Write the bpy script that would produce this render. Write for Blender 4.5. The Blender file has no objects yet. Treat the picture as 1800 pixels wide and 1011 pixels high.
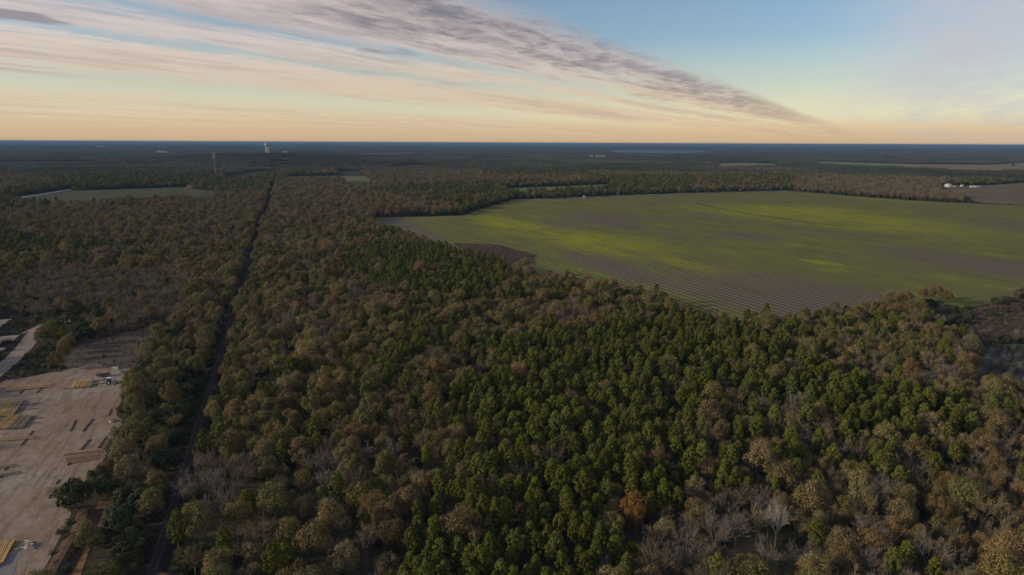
import bpy, math, random
import numpy as np
from mathutils import Vector, Matrix

# ------------------------------------------------------------------ camera
H = 100.0                      # drone height above the plain (m)
FPX, W0, H0 = 1200.0, 1800.0, 1011.0
PITCH = math.radians(11.97)    # downwards
ROLL = math.radians(0.24)
S = bpy.context.scene
COL = S.collection
cam_d = bpy.data.cameras.new('camera')
cam = bpy.data.objects.new('camera', cam_d)
COL.objects.link(cam)
cam_d.sensor_width = 36.0
cam_d.lens = 36.0 * FPX / W0
cam_d.clip_start = 0.5
cam_d.clip_end = 200000.0
CM = Matrix.Rotation(math.pi / 2 - PITCH, 3, 'X') @ Matrix.Rotation(ROLL, 3, 'Z')
cam.matrix_world = Matrix.Translation((0, 0, H)) @ CM.to_4x4()
S.camera = cam

# ------------------------------------------------------------------ light
SUN_EL, SUN_AZ = math.radians(17.0), math.radians(-104.0)     # azimuth from +Y towards +X
S.view_settings.view_transform = 'Standard'
S.view_settings.look = 'None'
S.view_settings.exposure = 0.0
S.view_settings.gamma = 1.0
S.cycles.use_denoising = True
S.cycles.max_bounces = 5
S.cycles.diffuse_bounces = 3
S.cycles.transparent_max_bounces = 6
S.cycles.volume_bounces = 0

sun_d = bpy.data.lights.new('sun', 'SUN')
sun_d.energy = 3.7
sun_d.angle = math.radians(4.0)
sun_d.color = (1.0, 0.86, 0.64)
sun = bpy.data.objects.new('sun', sun_d)
COL.objects.link(sun)
to_sun = Vector((math.sin(SUN_AZ) * math.cos(SUN_EL), math.cos(SUN_AZ) * math.cos(SUN_EL), math.sin(SUN_EL)))
sun.rotation_euler = to_sun.to_track_quat('Z', 'Y').to_euler()
sun.location = (0, 0, 300)


class NT:
    """tiny helper to write node trees as expressions"""
    def __init__(self, tree):
        self.t = tree
        tree.nodes.clear()

    def put(self, sock, v):
        if v is None:
            return
        if isinstance(v, bpy.types.NodeSocket):
            self.t.links.new(v, sock)
        else:
            if sock.type == 'RGBA' and len(v) == 3:
                v = (*v, 1.0)
            sock.default_value = v

    def node(self, typ, ins=None, out=0, **props):
        n = self.t.nodes.new(typ)
        for k, v in props.items():
            setattr(n, k, v)
        for k, v in (ins or {}).items():
            self.put(n.inputs[k], v)
        return n if out is None else n.outputs[out]

    def m(self, op, a, b=None, c=None, clamp=False):
        ins = {0: a}
        if b is not None: ins[1] = b
        if c is not None: ins[2] = c
        return self.node('ShaderNodeMath', ins, operation=op, use_clamp=clamp)

    def add(self, a, b): return self.m('ADD', a, b)
    def sub(self, a, b): return self.m('SUBTRACT', a, b)
    def mul(self, a, b): return self.m('MULTIPLY', a, b)
    def div(self, a, b): return self.m('DIVIDE', a, b)

    def vm(self, op, a, b=None, out=0):
        ins = {0: a}
        if b is not None: ins[1] = b
        return self.node('ShaderNodeVectorMath', ins, out, operation=op)

    def step(self, x, a, b, lo=0.0, hi=1.0):
        return self.node('ShaderNodeMapRange', {0: x, 1: a, 2: b, 3: lo, 4: hi}, interpolation_type='SMOOTHSTEP')

    def lin(self, x, a, b, lo=0.0, hi=1.0):
        return self.node('ShaderNodeMapRange', {0: x, 1: a, 2: b, 3: lo, 4: hi})

    def mix(self, f, a, b, blend='MIX'):
        n = self.node('ShaderNodeMix', None, None, data_type='RGBA', blend_type=blend)
        self.put(n.inputs[0], f); self.put(n.inputs[6], a); self.put(n.inputs[7], b)
        return n.outputs[2]

    def noise(self, vec, scale, detail=4.0, rough=0.5, out=0, dist=0.0):
        return self.node('ShaderNodeTexNoise', {'Vector': vec, 'Scale': scale, 'Detail': detail, 'Roughness': rough, 'Distortion': dist}, out)

    def comb(self, x, y, z=0.0):
        return self.node('ShaderNodeCombineXYZ', {0: x, 1: y, 2: z})

    def ramp(self, x, stops):
        n = self.node('ShaderNodeValToRGB', {0: x}, None)
        el = n.color_ramp.elements
        while len(el) < len(stops): el.new(0.5)
        for e, (p, c) in zip(el, stops):
            e.position = p
            e.color = (*c, 1.0) if not isinstance(c, (int, float)) else (c, c, c, 1.0)
        return n.outputs[0]


def make_world():
    w = bpy.data.worlds.new('World')
    S.world = w
    w.use_nodes = True
    k = NT(w.node_tree)
    gen = k.node('ShaderNodeTexCoord', None, 'Generated')
    d = k.vm('NORMALIZE', gen)
    sep = k.node('ShaderNodeSeparateXYZ', {0: d}, None)
    x, y, z = sep.outputs
    zc = k.m('MAXIMUM', z, 0.0)
    # clear air
    sky = k.node('ShaderNodeTexSky', None, None, sky_type='NISHITA', sun_disc=False)
    sky.sun_elevation = SUN_EL
    sky.sun_rotation = SUN_AZ
    sky.altitude = 100.0
    sky.air_density = 1.0
    sky.dust_density = 1.2
    sky.ozone_density = 1.5
    clear = k.mix(1.0, sky.outputs[0], (0.114, 0.120, 0.130), 'MULTIPLY')
    # a high cirrus deck drifting along one compass direction: flat layer coordinates
    AZ = math.radians(28.5)
    al = k.add(k.mul(x, math.sin(AZ)), k.mul(y, math.cos(AZ)))
    ac = k.add(k.mul(x, -math.cos(AZ)), k.mul(y, math.sin(AZ)))
    zz = k.add(zc, 0.02)
    qa, qb = k.div(ac, zz), k.div(al, zz)
    fine = k.noise(k.comb(k.mul(qa, 3.0), k.mul(qb, 0.75), 0.0), 1.0, 8.0, 0.66, dist=0.35)
    mid = k.noise(k.comb(k.mul(qa, 0.9), k.mul(qb, 0.16), 3.1), 1.0, 5.0, 0.55)
    broad = k.noise(k.comb(k.mul(qa, 0.33), k.mul(qb, 0.10), 7.7), 1.0, 3.0, 0.5)
    fleck = k.noise(k.comb(k.mul(qa, 5.0), k.mul(qb, 3.2), 1.3), 1.0, 6.0, 0.65, dist=0.5)
    # position across the bands, seen as slope from their vanishing point
    slope = k.div(zc, k.m('MAXIMUM', k.m('ABSOLUTE', ac), 0.02))
    wob = k.add(k.mul(k.sub(mid, 0.5), 0.09), k.mul(k.sub(fine, 0.5), 0.07))
    sl = k.add(slope, k.mul(wob, k.lin(slope, 0.0, 0.25, 0.20, 1.0)))
    side = k.step(ac, -0.10, 0.06)           # the cirrus sheet lies on one side of the band's line
    # 1 pale bands
    cov = k.ramp(k.mul(sl, 2.0), [(0.0, 0.60), (0.11, 0.75), (0.15, 0.15), (0.175, 0.20), (0.20, 0.90), (0.27, 0.95), (0.282, 0.60), (0.298, 0.10),
                                  (0.318, 0.80), (0.36, 0.90), (0.40, 0.12), (0.44, 0.90), (0.52, 0.95), (0.60, 0.60), (0.70, 0.15), (0.78, 0.0), (1.0, 0.0)])
    tear = k.add(k.mul(fine, 0.4), k.add(k.mul(mid, 0.40), k.mul(fleck, 0.30)))
    cov = k.mul(k.mul(cov, side), k.step(tear, 0.36, 0.56))
    warm = k.mix(k.step(zc, 0.02, 0.17), (0.70, 0.53, 0.36), (0.79, 0.65, 0.59))
    grey = k.mix(k.step(zc, 0.02, 0.15), (0.47, 0.36, 0.27), (0.33, 0.285, 0.315))
    shade = k.step(k.add(k.mul(mid, 0.65), k.mul(fine, 0.5)), 0.52, 0.74)
    c1 = k.mix(k.mul(shade, 0.60), warm, grey)
    # 2 the long dark streamer
    st = k.mul(k.step(sl, 0.205, 0.275), k.step(sl, 0.42, 0.325))
    st = k.mul(st, k.step(zc, 0.008, 0.055))
    st = k.mul(k.mul(st, side), k.step(k.add(k.mul(fine, 0.55), k.add(k.mul(mid, 0.30), k.mul(fleck, 0.3))), 0.38, 0.62))
    c2 = k.mix(k.step(k.add(k.mul(fine, 0.6), k.mul(fleck, 0.4)), 0.40, 0.66), (0.50, 0.43, 0.42), (0.200, 0.188, 0.225))
    c2 = k.mix(k.step(zc, 0.10, 0.015), c2, (0.50, 0.39, 0.29))
    # 3 thin milky veil on the other side
    veil = k.mul(k.step(k.add(k.add(k.mul(broad, 0.40), k.mul(mid, 0.35)), k.add(k.mul(fine, 0.25), k.mul(fleck, 0.2))), 0.44, 0.72), k.step(ac, 0.11, -0.08))
    c3 = (0.55, 0.54, 0.585)
    # 4 warm low haze
    low = k.ramp(k.mul(zc, 4.0), [(0.0, 0.95), (0.08, 0.86), (0.18, 0.62), (0.32, 0.30), (0.55, 0.0)])
    glow = k.mix(k.step(zc, 0.0, 0.050), (0.72, 0.48, 0.26), (0.85, 0.79, 0.54))
    glow = k.mix(k.mul(k.step(al, 0.80, 0.99), 0.8), glow, k.mix(k.step(zc, 0.0, 0.05), (0.80, 0.54, 0.27), (0.93, 0.85, 0.55)))
    c = k.mix(low, clear, glow)
    c = k.mix(k.mul(veil, 0.85), c, c3)
    c = k.mix(k.mul(cov, 0.90), c, c1)
    # small dark lens clouds floating in the gaps
    lens = k.noise(k.comb(k.mul(qa, 1.5), k.mul(qb, 0.62), 21.0), 1.0, 3.0, 0.5)
    lens = k.mul(k.mul(k.step(lens, 0.60, 0.69), side), k.mul(k.mul(k.step(sl, 0.125, 0.14), k.step(sl, 0.21, 0.19)), k.step(zc, 0.085, 0.11)))
    c = k.mix(k.mul(lens, 0.8), c, (0.25, 0.235, 0.275))
    c = k.mix(k.mul(st, 0.94), c, c2)
    c = k.mix(k.mul(k.step(zc, 0.038, 0.0), 0.62), c, (0.62, 0.44, 0.265))
    bg = k.node('ShaderNodeBackground', {0: c, 1: 1.0})
    k.t.links.new(bg, k.node('ShaderNodeOutputWorld', None, None).inputs[0])


make_world()

# ------------------------------------------------------------------ helpers
rnd = random.Random(11)
NR = np.random.default_rng(7)


def P(px, py, h=0.0):
    """where the sight line through a picture point meets the level h"""
    d = CM @ Vector(((px - W0 / 2) / FPX, -(py - H0 / 2) / FPX, -1.0))
    t = (h - H) / d.z
    return (d.x * t, d.y * t)


CMI = np.array(CM.transposed())


def project(xyz):
    """picture coordinates (in 1800x1011 units) of points n x 3"""
    q = (np.asarray(xyz, float) - np.array([0, 0, H])) @ CMI.T
    zz = -q[:, 2]
    zz = np.where(zz < 1, 1, zz)
    return W0 / 2 + q[:, 0] / zz * FPX, H0 / 2 - q[:, 1] / zz * FPX


def poly(pts):
    return np.array([P(*p) for p in pts])


def inside(pg, x, y):
    c = np.zeros(len(x), bool)
    n = len(pg)
    for i in range(n):
        x0, y0 = pg[i]; x1, y1 = pg[(i + 1) % n]
        if y0 == y1: continue
        hit = ((y0 > y) != (y1 > y)) & (x < (x1 - x0) * (y - y0) / (y1 - y0) + x0)
        c ^= hit
    return c


def seg_dist(a, b, x, y):
    ax, ay = a; bx, by = b
    L = (bx - ax) ** 2 + (by - ay) ** 2
    t = np.clip(((x - ax) * (bx - ax) + (y - ay) * (by - ay)) / L, 0, 1)
    return np.hypot(x - ax - t * (bx - ax), y - ay - t * (by - ay))


def mesh(name, verts, faces, mats=(), idx=None, smooth=False):
    me = bpy.data.meshes.new(name)
    me.from_pydata(verts, [], faces)
    for m_ in mats: me.materials.append(m_)
    if idx is not None: me.polygons.foreach_set('material_index', idx)
    if smooth: me.polygons.foreach_set('use_smooth', [True] * len(me.polygons))
    me.update()
    return me


def obj(name, me, parent=None, loc=(0, 0, 0), rz=0.0, label=None, cat=None, group=None, kind=None):
    o = bpy.data.objects.new(name, me)
    COL.objects.link(o)
    o.location = loc
    o.rotation_euler = (0, 0, rz)
    o.parent = parent
    if label: o['label'] = label
    if cat: o['category'] = cat
    if group: o['group'] = group
    if kind: o['kind'] = kind
    return o


class MB:
    def __init__(self): self.v, self.f = [], []

    def box(self, c, s, rz=0.0, top=1.0):
        n = len(self.v)
        ca, sa = math.cos(rz), math.sin(rz)
        for z in (-.5, .5):
            k = top if z > 0 else 1.0
            for (x, y) in ((-.5, -.5), (.5, -.5), (.5, .5), (-.5, .5)):
                X, Y = x * s[0] * k, y * s[1] * k
                self.v.append((c[0] + X * ca - Y * sa, c[1] + X * sa + Y * ca, c[2] + z * s[2]))
        for q in ((0, 3, 2, 1), (4, 5, 6, 7), (0, 1, 5, 4), (1, 2, 6, 5), (2, 3, 7, 6), (3, 0, 4, 7)):
            self.f.append(tuple(n + i for i in q))
        return self

    def tube(self, a, b, r0, r1, sides=6, cap=True):
        a, b = Vector(a), Vector(b)
        ax = (b - a)
        q = ax.to_track_quat('Z', 'Y')
        n = len(self.v)
        for p, r in ((a, r0), (b, r1)):
            for i in range(sides):
                t = 2 * math.pi * i / sides
                self.v.append(tuple(p + q @ Vector((r * math.cos(t), r * math.sin(t), 0))))
        for i in range(sides):
            j = (i + 1) % sides
            self.f.append((n + i, n + j, n + sides + j, n + sides + i))
        if cap:
            self.f.append(tuple(n + i for i in reversed(range(sides))))
            self.f.append(tuple(n + sides + i for i in range(sides)))
        return self

    def lathe(self, prof, sides=16, c=(0, 0, 0)):
        n = len(self.v)
        for r, z in prof:
            for i in range(sides):
                t = 2 * math.pi * i / sides
                self.v.append((c[0] + r * math.cos(t), c[1] + r * math.sin(t), c[2] + z))
        for k in range(len(prof) - 1):
            for i in range(sides):
                j = (i + 1) % sides
                self.f.append((n + k * sides + i, n + k * sides + j, n + (k + 1) * sides + j, n + (k + 1) * sides + i))
        return self

    def mesh(self, name, mat, smooth=False):
        return mesh(name, self.v, self.f, (mat,), None, smooth)


# ------------------------------------------------------------------ materials
def material(name, build, rough=0.9, spec=0.15, trans=0.0):
    m_ = bpy.data.materials.new(name)
    m_.use_nodes = True
    k = NT(m_.node_tree)
    res = build(k)
    colr, bump = res if isinstance(res, tuple) else (res, None)
    b = k.node('ShaderNodeBsdfPrincipled', {'Base Color': colr, 'Roughness': rough, 'Specular IOR Level': spec}, None)
    if bump is not None: k.t.links.new(bump, b.inputs['Normal'])
    out = b.outputs[0]
    if trans > 0:
        t = k.node('ShaderNodeBsdfTranslucent', {'Color': colr})
        out = k.node('ShaderNodeMixShader', {0: trans, 1: out, 2: t})
    k.t.links.new(out, k.node('ShaderNodeOutputMaterial', None, None).inputs[0])
    return m_


def plain(name, c, var=0.25, scale=3.0, rough=0.9, spec=0.15):
    def f(k):
        p = k.node('ShaderNodeNewGeometry', None, 'Position')
        n = k.noise(p, scale, 4.0, 0.6)
        r = k.node('ShaderNodeObjectInfo', None, 'Random')
        g = k.add(k.mul(k.sub(n, 0.5), var * 2.2), k.add(k.mul(k.sub(r, 0.5), var), 1.0))
        return k.mix(1.0, c, k.comb(g, g, g), 'MULTIPLY')
    return material(name, f, rough, spec)


def leafy(name, c, c2, trans=0.10):
    """foliage: hue drifts from tree to tree and a little inside each crown"""
    def f(k):
        p = k.node('ShaderNodeNewGeometry', None, 'Position')
        r = k.node('ShaderNodeObjectInfo', None, 'Random')
        n = k.noise(p, 0.45, 3.0, 0.6)
        n2 = k.noise(p, 0.021, 2.0, 0.5)
        g = k.add(k.mul(k.sub(n, 0.5), 0.8), k.add(k.mul(k.sub(r, 0.5), 0.55), 1.0))
        base = k.mix(k.step(k.add(k.mul(r, 0.75), k.mul(n2, 0.5)), 0.35, 0.9), c, c2)
        return k.mix(1.0, base, k.comb(g, g, g), 'MULTIPLY')
    return material(name, f, 0.85, 0.12, trans)


M = {}
M['pine'] = leafy('pine_needles', (0.100, 0.105, 0.015), (0.080, 0.090, 0.018))
M['pine_gold'] = leafy('pine_needles_yellow', (0.126, 0.126, 0.020), (0.102, 0.112, 0.022))
M['brown'] = leafy('leaves_brown', (0.184, 0.134, 0.058), (0.154, 0.117, 0.058))
M['rust'] = leafy('leaves_rust', (0.200, 0.128, 0.054), (0.174, 0.118, 0.058))
M['gold'] = leafy('leaves_gold', (0.205, 0.160, 0.056), (0.175, 0.140, 0.060))
M['olive'] = leafy('leaves_olive', (0.142, 0.126, 0.043), (0.118, 0.108, 0.042))
M['dark'] = leafy('leaves_evergreen', (0.062, 0.068, 0.030), (0.048, 0.056, 0.030))
M['orange'] = leafy('leaves_orange', (0.22, 0.115, 0.036), (0.20, 0.105, 0.034))
M['twig'] = leafy('twigs_mauve', (0.185, 0.150, 0.126), (0.150, 0.122, 0.098), 0.0)
M['twig_brown'] = leafy('twigs_brown', (0.165, 0.121, 0.070), (0.170, 0.126, 0.072), 0.0)
M['twig_pale'] = leafy('twigs_pale', (0.36, 0.30, 0.24), (0.34, 0.29, 0.24), 0.0)
M['scrub'] = leafy('scrub_red', (0.150, 0.088, 0.076), (0.125, 0.085, 0.070), 0.1)
M['bark'] = plain('bark', (0.12, 0.095, 0.075), 0.3, 1.5)
M['bark_pale'] = plain('bark_pale', (0.30, 0.25, 0.21), 0.25, 1.5)
M['bark_pine'] = plain('bark_pine', (0.13, 0.09, 0.065), 0.3, 1.5)


def litter(k):
    p = k.node('ShaderNodeNewGeometry', None, 'Position')
    a = k.noise(p, 0.02, 5.0, 0.6)
    b = k.noise(p, 0.6, 4.0, 0.65)
    dist = k.vm('LENGTH', p, None, 1)
    c = k.mix(k.step(a, 0.35, 0.65), (0.050, 0.040, 0.030), (0.060, 0.058, 0.036))
    c = k.mix(k.step(b, 0.4, 0.75), c, (0.085, 0.066, 0.048))
    far = k.mix(k.step(k.noise(k.vm('MULTIPLY', p, (0.0006, 0.0009, 0.0)), 1.0, 4.0, 0.6), 0.35, 0.65), (0.030, 0.036, 0.022), (0.050, 0.044, 0.030))
    return k.mix(k.step(dist, 9000.0, 14000.0), c, far)


M['ground'] = material('forest_floor', litter, 1.0, 0.0)


def rowdir(px):
    a = P(px, 262); return math.atan2(a[0], a[1])


ROW_AZ = rowdir(365)


def crop(k):
    p = k.node('ShaderNodeNewGeometry', None, 'Position')
    sp = k.node('ShaderNodeSeparateXYZ', {0: p}, None)
    x, y = sp.outputs[0], sp.outputs[1]
    ac = k.sub(k.mul(x, math.cos(ROW_AZ)), k.mul(y, math.sin(ROW_AZ)))
    al = k.add(k.mul(x, math.sin(ROW_AZ)), k.mul(y, math.cos(ROW_AZ)))
    rv = k.comb(k.mul(ac, 0.012), k.mul(al, 0.0045), 0.0)
    big = k.noise(rv, 1.0, 5.0, 0.55)
    patch = k.noise(k.comb(k.mul(ac, 0.010), k.mul(al, 0.006), 5.0), 1.0, 4.0, 0.5)
    streak = k.noise(k.comb(k.mul(ac, 0.35), k.mul(al, 0.012), 2.0), 1.0, 4.0, 0.6)
    grain = k.noise(p, 0.35, 3.0, 0.7)
    # one bed every 6 m
    ph = k.m('FRACT', k.div(k.add(ac, k.mul(k.sub(grain, 0.5), 0.6)), 6.0))
    bed = k.m('ABSOLUTE', k.sub(ph, 0.5))
    line = k.step(bed, 0.30, 0.42)
    # growth: bare towards the near end of the rows, lush spots inside
    def blob(cx, cy, rx, ry):
        c_ = P(cx, cy)
        cac = c_[0] * math.cos(ROW_AZ) - c_[1] * math.sin(ROW_AZ)
        cal = c_[0] * math.sin(ROW_AZ) + c_[1] * math.cos(ROW_AZ)
        u = k.div(k.sub(ac, cac), rx); v = k.div(k.sub(al, cal), ry)
        return k.step(k.m('SQRT', k.add(k.mul(u, u), k.mul(v, v))), 1.25, 0.15)
    lush = k.m('MAXIMUM', k.m('MAXIMUM', blob(920, 400, 45, 210), blob(1050, 425, 60, 130)),
               k.m('MAXIMUM', blob(1380, 372, 150, 160), k.mul(blob(1480, 385, 120, 230), 0.9)))
    lush = k.m('MAXIMUM', lush, k.mul(blob(1150, 450, 35, 120), 0.6))
    lush = k.m('MAXIMUM', lush, k.mul(blob(1440, 461, 12, 22), 1.0))
    lush = k.m('MAXIMUM', lush, k.mul(blob(1560, 350, 70, 120), 0.5))
    bare = k.mul(k.m('MAXIMUM', k.m('MAXIMUM', blob(965, 393, 24, 60), blob(1065, 383, 45, 70)), k.m('MAXIMUM', blob(1320, 415, 40, 60), blob(1100, 395, 30, 50))), 0.62)
    bare = k.m('MAXIMUM', bare, k.m('MAXIMUM', k.mul(blob(1760, 470, 60, 150), 0.5), k.mul(blob(1250, 377, 40, 50), 0.7)))
    bare = k.m('MAXIMUM', bare, k.mul(blob(1400, 525, 80, 150), 0.75))
    bare = k.m('MAXIMUM', bare, k.mul(blob(1100, 478, 22, 120), 0.9))
    bare = k.m('MAXIMUM', bare, k.mul(blob(700, 390, 16, 130), 1.0))
    g = k.add(k.mul(k.sub(big, 0.5), 1.6), k.add(k.mul(k.sub(streak, 0.5), 1.5), k.add(k.mul(k.sub(grain, 0.5), 0.9), 0.64)))
    g = k.add(k.sub(g, k.mul(bare, 0.9)), k.mul(lush, 0.25))
    soil = k.mix(line, (0.105, 0.084, 0.062), (0.205, 0.170, 0.130))
    green = k.mix(line, (0.112, 0.114, 0.036), (0.205, 0.196, 0.076))
    c = k.mix(k.step(g, 0.05, 0.75), soil, green)
    fleck = k.noise(k.comb(k.mul(ac, 0.040), k.mul(al, 0.016), 9.0), 1.0, 7.0, 0.72)
    yel = k.mul(lush, k.step(k.add(k.mul(streak, 0.8), k.add(k.mul(patch, 0.3), k.mul(grain, 0.25))), 0.50, 0.82))
    c = k.mix(k.mul(yel, 0.85), c, k.mix(line, (0.26, 0.265, 0.012), (0.38, 0.37, 0.026)))
    yel2 = k.mul(k.step(fleck, 0.50, 0.66), k.step(g, 0.35, 0.75))
    c = k.mix(k.mul(yel2, 0.5), c, k.mix(line, (0.195, 0.205, 0.022), (0.28, 0.275, 0.045)))
    c = k.mix(k.mul(k.step(fleck, 0.49, 0.34), 0.5), c, (0.096, 0.080, 0.054))
    dry = k.step(patch, 0.55, 0.75)
    c = k.mix(k.mul(dry, 0.35), c, (0.130, 0.100, 0.060))
    gg = k.add(0.72, k.mul(grain, 0.56))
    c = k.mix(1.0, c, k.comb(gg, gg, gg), 'MULTIPLY')
    b = k.node('ShaderNodeBump', {'Height': line, 'Distance': 0.25, 'Strength': 0.6})
    return c, b


M['crop'] = material('crop_rows', crop, 1.0, 0.0)


def meadow(name, a, b, scale=0.03):
    def f(k):
        p = k.node('ShaderNodeNewGeometry', None, 'Position')
        n = k.noise(k.vm('MULTIPLY', p, (scale * 0.5, scale, 0.0)), 1.0, 5.0, 0.6)
        n2 = k.noise(p, 0.5, 3.0, 0.6)
        c = k.mix(k.step(n, 0.3, 0.7), a, b)
        g = k.add(0.7, k.mul(n2, 0.6))
        return k.mix(1.0, c, k.comb(g, g, g), 'MULTIPLY')
    return material(name, f, 1.0, 0.0)


M['meadow'] = meadow('meadow_green', (0.125, 0.135, 0.058), (0.150, 0.148, 0.072))
M['meadow_grey'] = meadow('meadow_grey', (0.082, 0.082, 0.046), (0.096, 0.090, 0.052))
M['meadow_dry'] = meadow('meadow_dry', (0.21, 0.175, 0.095), (0.165, 0.145, 0.08))
M['meadow_mauve'] = meadow('meadow_mauve', (0.16, 0.12, 0.115), (0.135, 0.108, 0.098))
M['field_brown'] = meadow('field_brown', (0.120, 0.098, 0.062), (0.155, 0.120, 0.078), 0.012)
M['scrub_ground'] = meadow('scrub_ground', (0.100, 0.062, 0.048), (0.080, 0.062, 0.046), 0.08)
M['grass_blue'] = meadow('grass_grey', (0.100, 0.096, 0.082), (0.040, 0.040, 0.030), 0.12)
def rough_clear(k):
    p = k.node('ShaderNodeNewGeometry', None, 'Position')
    sp = k.node('ShaderNodeSeparateXYZ', {0: p}, None)
    rows = k.noise(k.comb(k.mul(k.add(sp.outputs[0], k.mul(sp.outputs[1], -0.8)), 0.30), k.mul(k.add(sp.outputs[1], k.mul(sp.outputs[0], 0.8)), 0.035), 0.0), 1.0, 5.0, 0.65)
    n = k.noise(p, 0.14, 6.0, 0.7)
    c = k.mix(k.step(rows, 0.40, 0.62), (0.050, 0.043, 0.033), (0.150, 0.130, 0.105))
    c = k.mix(k.step(n, 0.48, 0.64), c, (0.072, 0.060, 0.040))
    return c, k.node('ShaderNodeBump', {'Height': rows, 'Distance': 1.2, 'Strength': 0.8})


M['grass_blue'] = material('rough_clearing', rough_clear, 1.0, 0.0)
M['weedy'] = meadow('weedy_ground', (0.080, 0.062, 0.048), (0.118, 0.094, 0.076), 0.10)


def yard(k):
    p = k.node('ShaderNodeNewGeometry', None, 'Position')
    a = k.noise(p, 0.035, 5.0, 0.6)
    b = k.noise(p, 0.25, 6.0, 0.7)
    sp = k.node('ShaderNodeSeparateXYZ', {0: p}, None)
    tr = k.noise(k.comb(k.mul(k.add(sp.outputs[0], k.mul(sp.outputs[1], 0.35)), 0.55), k.mul(sp.outputs[1], 0.06), 0.0), 1.0, 4.0, 0.6)
    c = k.mix(k.step(a, 0.35, 0.66), (0.255, 0.175, 0.125), (0.305, 0.245, 0.195))
    c = k.mix(k.mul(k.step(tr, 0.46, 0.66), 0.7), c, (0.165, 0.118, 0.088))
    c = k.mix(k.mul(k.step(b, 0.50, 0.68), 0.7), c, (0.125, 0.100, 0.072))
    g = k.add(0.30, k.mul(k.noise(p, 0.5, 6.0, 0.8), 1.4))
    return k.mix(1.0, c, k.comb(g, g, g), 'MULTIPLY'), k.node('ShaderNodeBump', {'Height': b, 'Distance': 0.5, 'Strength': 0.6})


M['yard'] = material('yard_sand', yard, 1.0, 0.0)
M['road'] = plain('dirt_road', (0.30, 0.24, 0.19), 0.25, 0.4, 1.0, 0.0)
M['lane'] = plain('lane_clay', (0.30, 0.17, 0.085), 0.35, 0.3, 1.0, 0.0)
M['asphalt'] = plain('pale_road', (0.34, 0.31, 0.29), 0.15, 0.1, 1.0, 0.0)
M['ballast'] = plain('ballast', (0.040, 0.030, 0.030), 0.35, 1.5, 1.0, 0.0)
M['steel'] = plain('rail_steel', (0.085, 0.066, 0.058), 0.2, 1.0, 0.65, 0.3)
M['sleeper'] = plain('sleeper_wood', (0.060, 0.048, 0.043), 0.3, 2.0)
M['pole_new'] = plain('pole_fresh', (0.55, 0.34, 0.12), 0.28, 0.5, 0.7)
M['pole_old'] = plain('pole_weathered', (0.36, 0.245, 0.145), 0.25, 0.5, 0.8)
M['pole_grey'] = plain('pole_grey', (0.21, 0.165, 0.125), 0.25, 0.5, 0.8)
M['skid'] = plain('skid_wood', (0.10, 0.078, 0.060), 0.25, 0.5, 0.85)
M['white'] = plain('white_paint', (0.72, 0.68, 0.62), 0.08, 0.5, 0.5, 0.4)
M['far_wall'] = plain('far_grey_siding', (0.30, 0.29, 0.28), 0.05, 0.5, 0.6)
M['white_wall'] = plain('white_siding', (0.50, 0.46, 0.40), 0.05, 0.5, 0.6)
M['roof_grey'] = plain('roof_grey', (0.30, 0.28, 0.27), 0.1, 0.5, 0.6)
M['roof_white'] = plain('roof_white', (0.46, 0.44, 0.40), 0.06, 0.5, 0.5)
M['roof_red'] = plain('roof_red', (0.28, 0.11, 0.07), 0.1, 0.5, 0.7)
M['glass'] = plain('window_dark', (0.03, 0.035, 0.04), 0.1, 0.5, 0.1, 0.5)
M['galv'] = plain('galvanised', (0.26, 0.26, 0.26), 0.1, 0.5, 0.5, 0.5)
M['concrete'] = plain('tower_concrete', (0.34, 0.33, 0.30), 0.06, 0.1, 0.6)
M['rubber'] = plain('tyre', (0.022, 0.022, 0.022), 0.2, 2.0)
M['machine'] = plain('machine_paint', (0.34, 0.33, 0.34), 0.15, 0.8, 0.5, 0.4)
M['debris'] = plain('debris', (0.17, 0.14, 0.12), 0.4, 1.2)
M['tarp'] = plain('grey_tarp', (0.19, 0.18, 0.18), 0.2, 0.8, 1.0, 0.0)
M['clay'] = plain('bank_earth', (0.085, 0.055, 0.042), 0.4, 0.5, 1.0, 0.0)
M['pale_earth'] = plain('pale_earth', (0.33, 0.27, 0.22), 0.25, 0.5, 1.0, 0.0)


def water(k):
    return (0.05, 0.08, 0.11), None


M['water'] = material('lake_water', water, 0.6, 0.3)

# ------------------------------------------------------------------ land
GR = 80000.0
HILL = (*P(480, 288), 38.0)


def height(x, y):
    return HILL[2] * np.exp(-((x - HILL[0]) / 620.0) ** 2 - ((y - HILL[1]) / 520.0) ** 2)


ring = [(GR * math.cos(2 * math.pi * i / 96), GR * math.sin(2 * math.pi * i / 96), 0.0) for i in range(96)]
obj('ground', mesh('ground', ring, [tuple(range(96))], (M['ground'],)), kind='structure', label='dark leaf littered plain under the woods reaching the horizon')
hv, hf = [], []
N = 33
for j in range(N):
    for i in range(N):
        X = HILL[0] + (i / (N - 1) - .5) * 3200; Y = HILL[1] + (j / (N - 1) - .5) * 2700
        hv.append((X, Y, float(height(X, Y)) - 0.05))
for j in range(N - 1):
    for i in range(N - 1):
        a = j * N + i
        hf.append((a, a + 1, a + N + 1, a + N))
obj('hill', mesh('hill', hv, hf, (M['ground'],), None, True), kind='structure', label='low wooded rise below the water tower')


def sheet(name, pg, mat, z, label):
    return obj(name, mesh(name, [(p[0], p[1], z) for p in pg], [tuple(range(len(pg)))], (M[mat],)), kind='structure', label=label)


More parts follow.
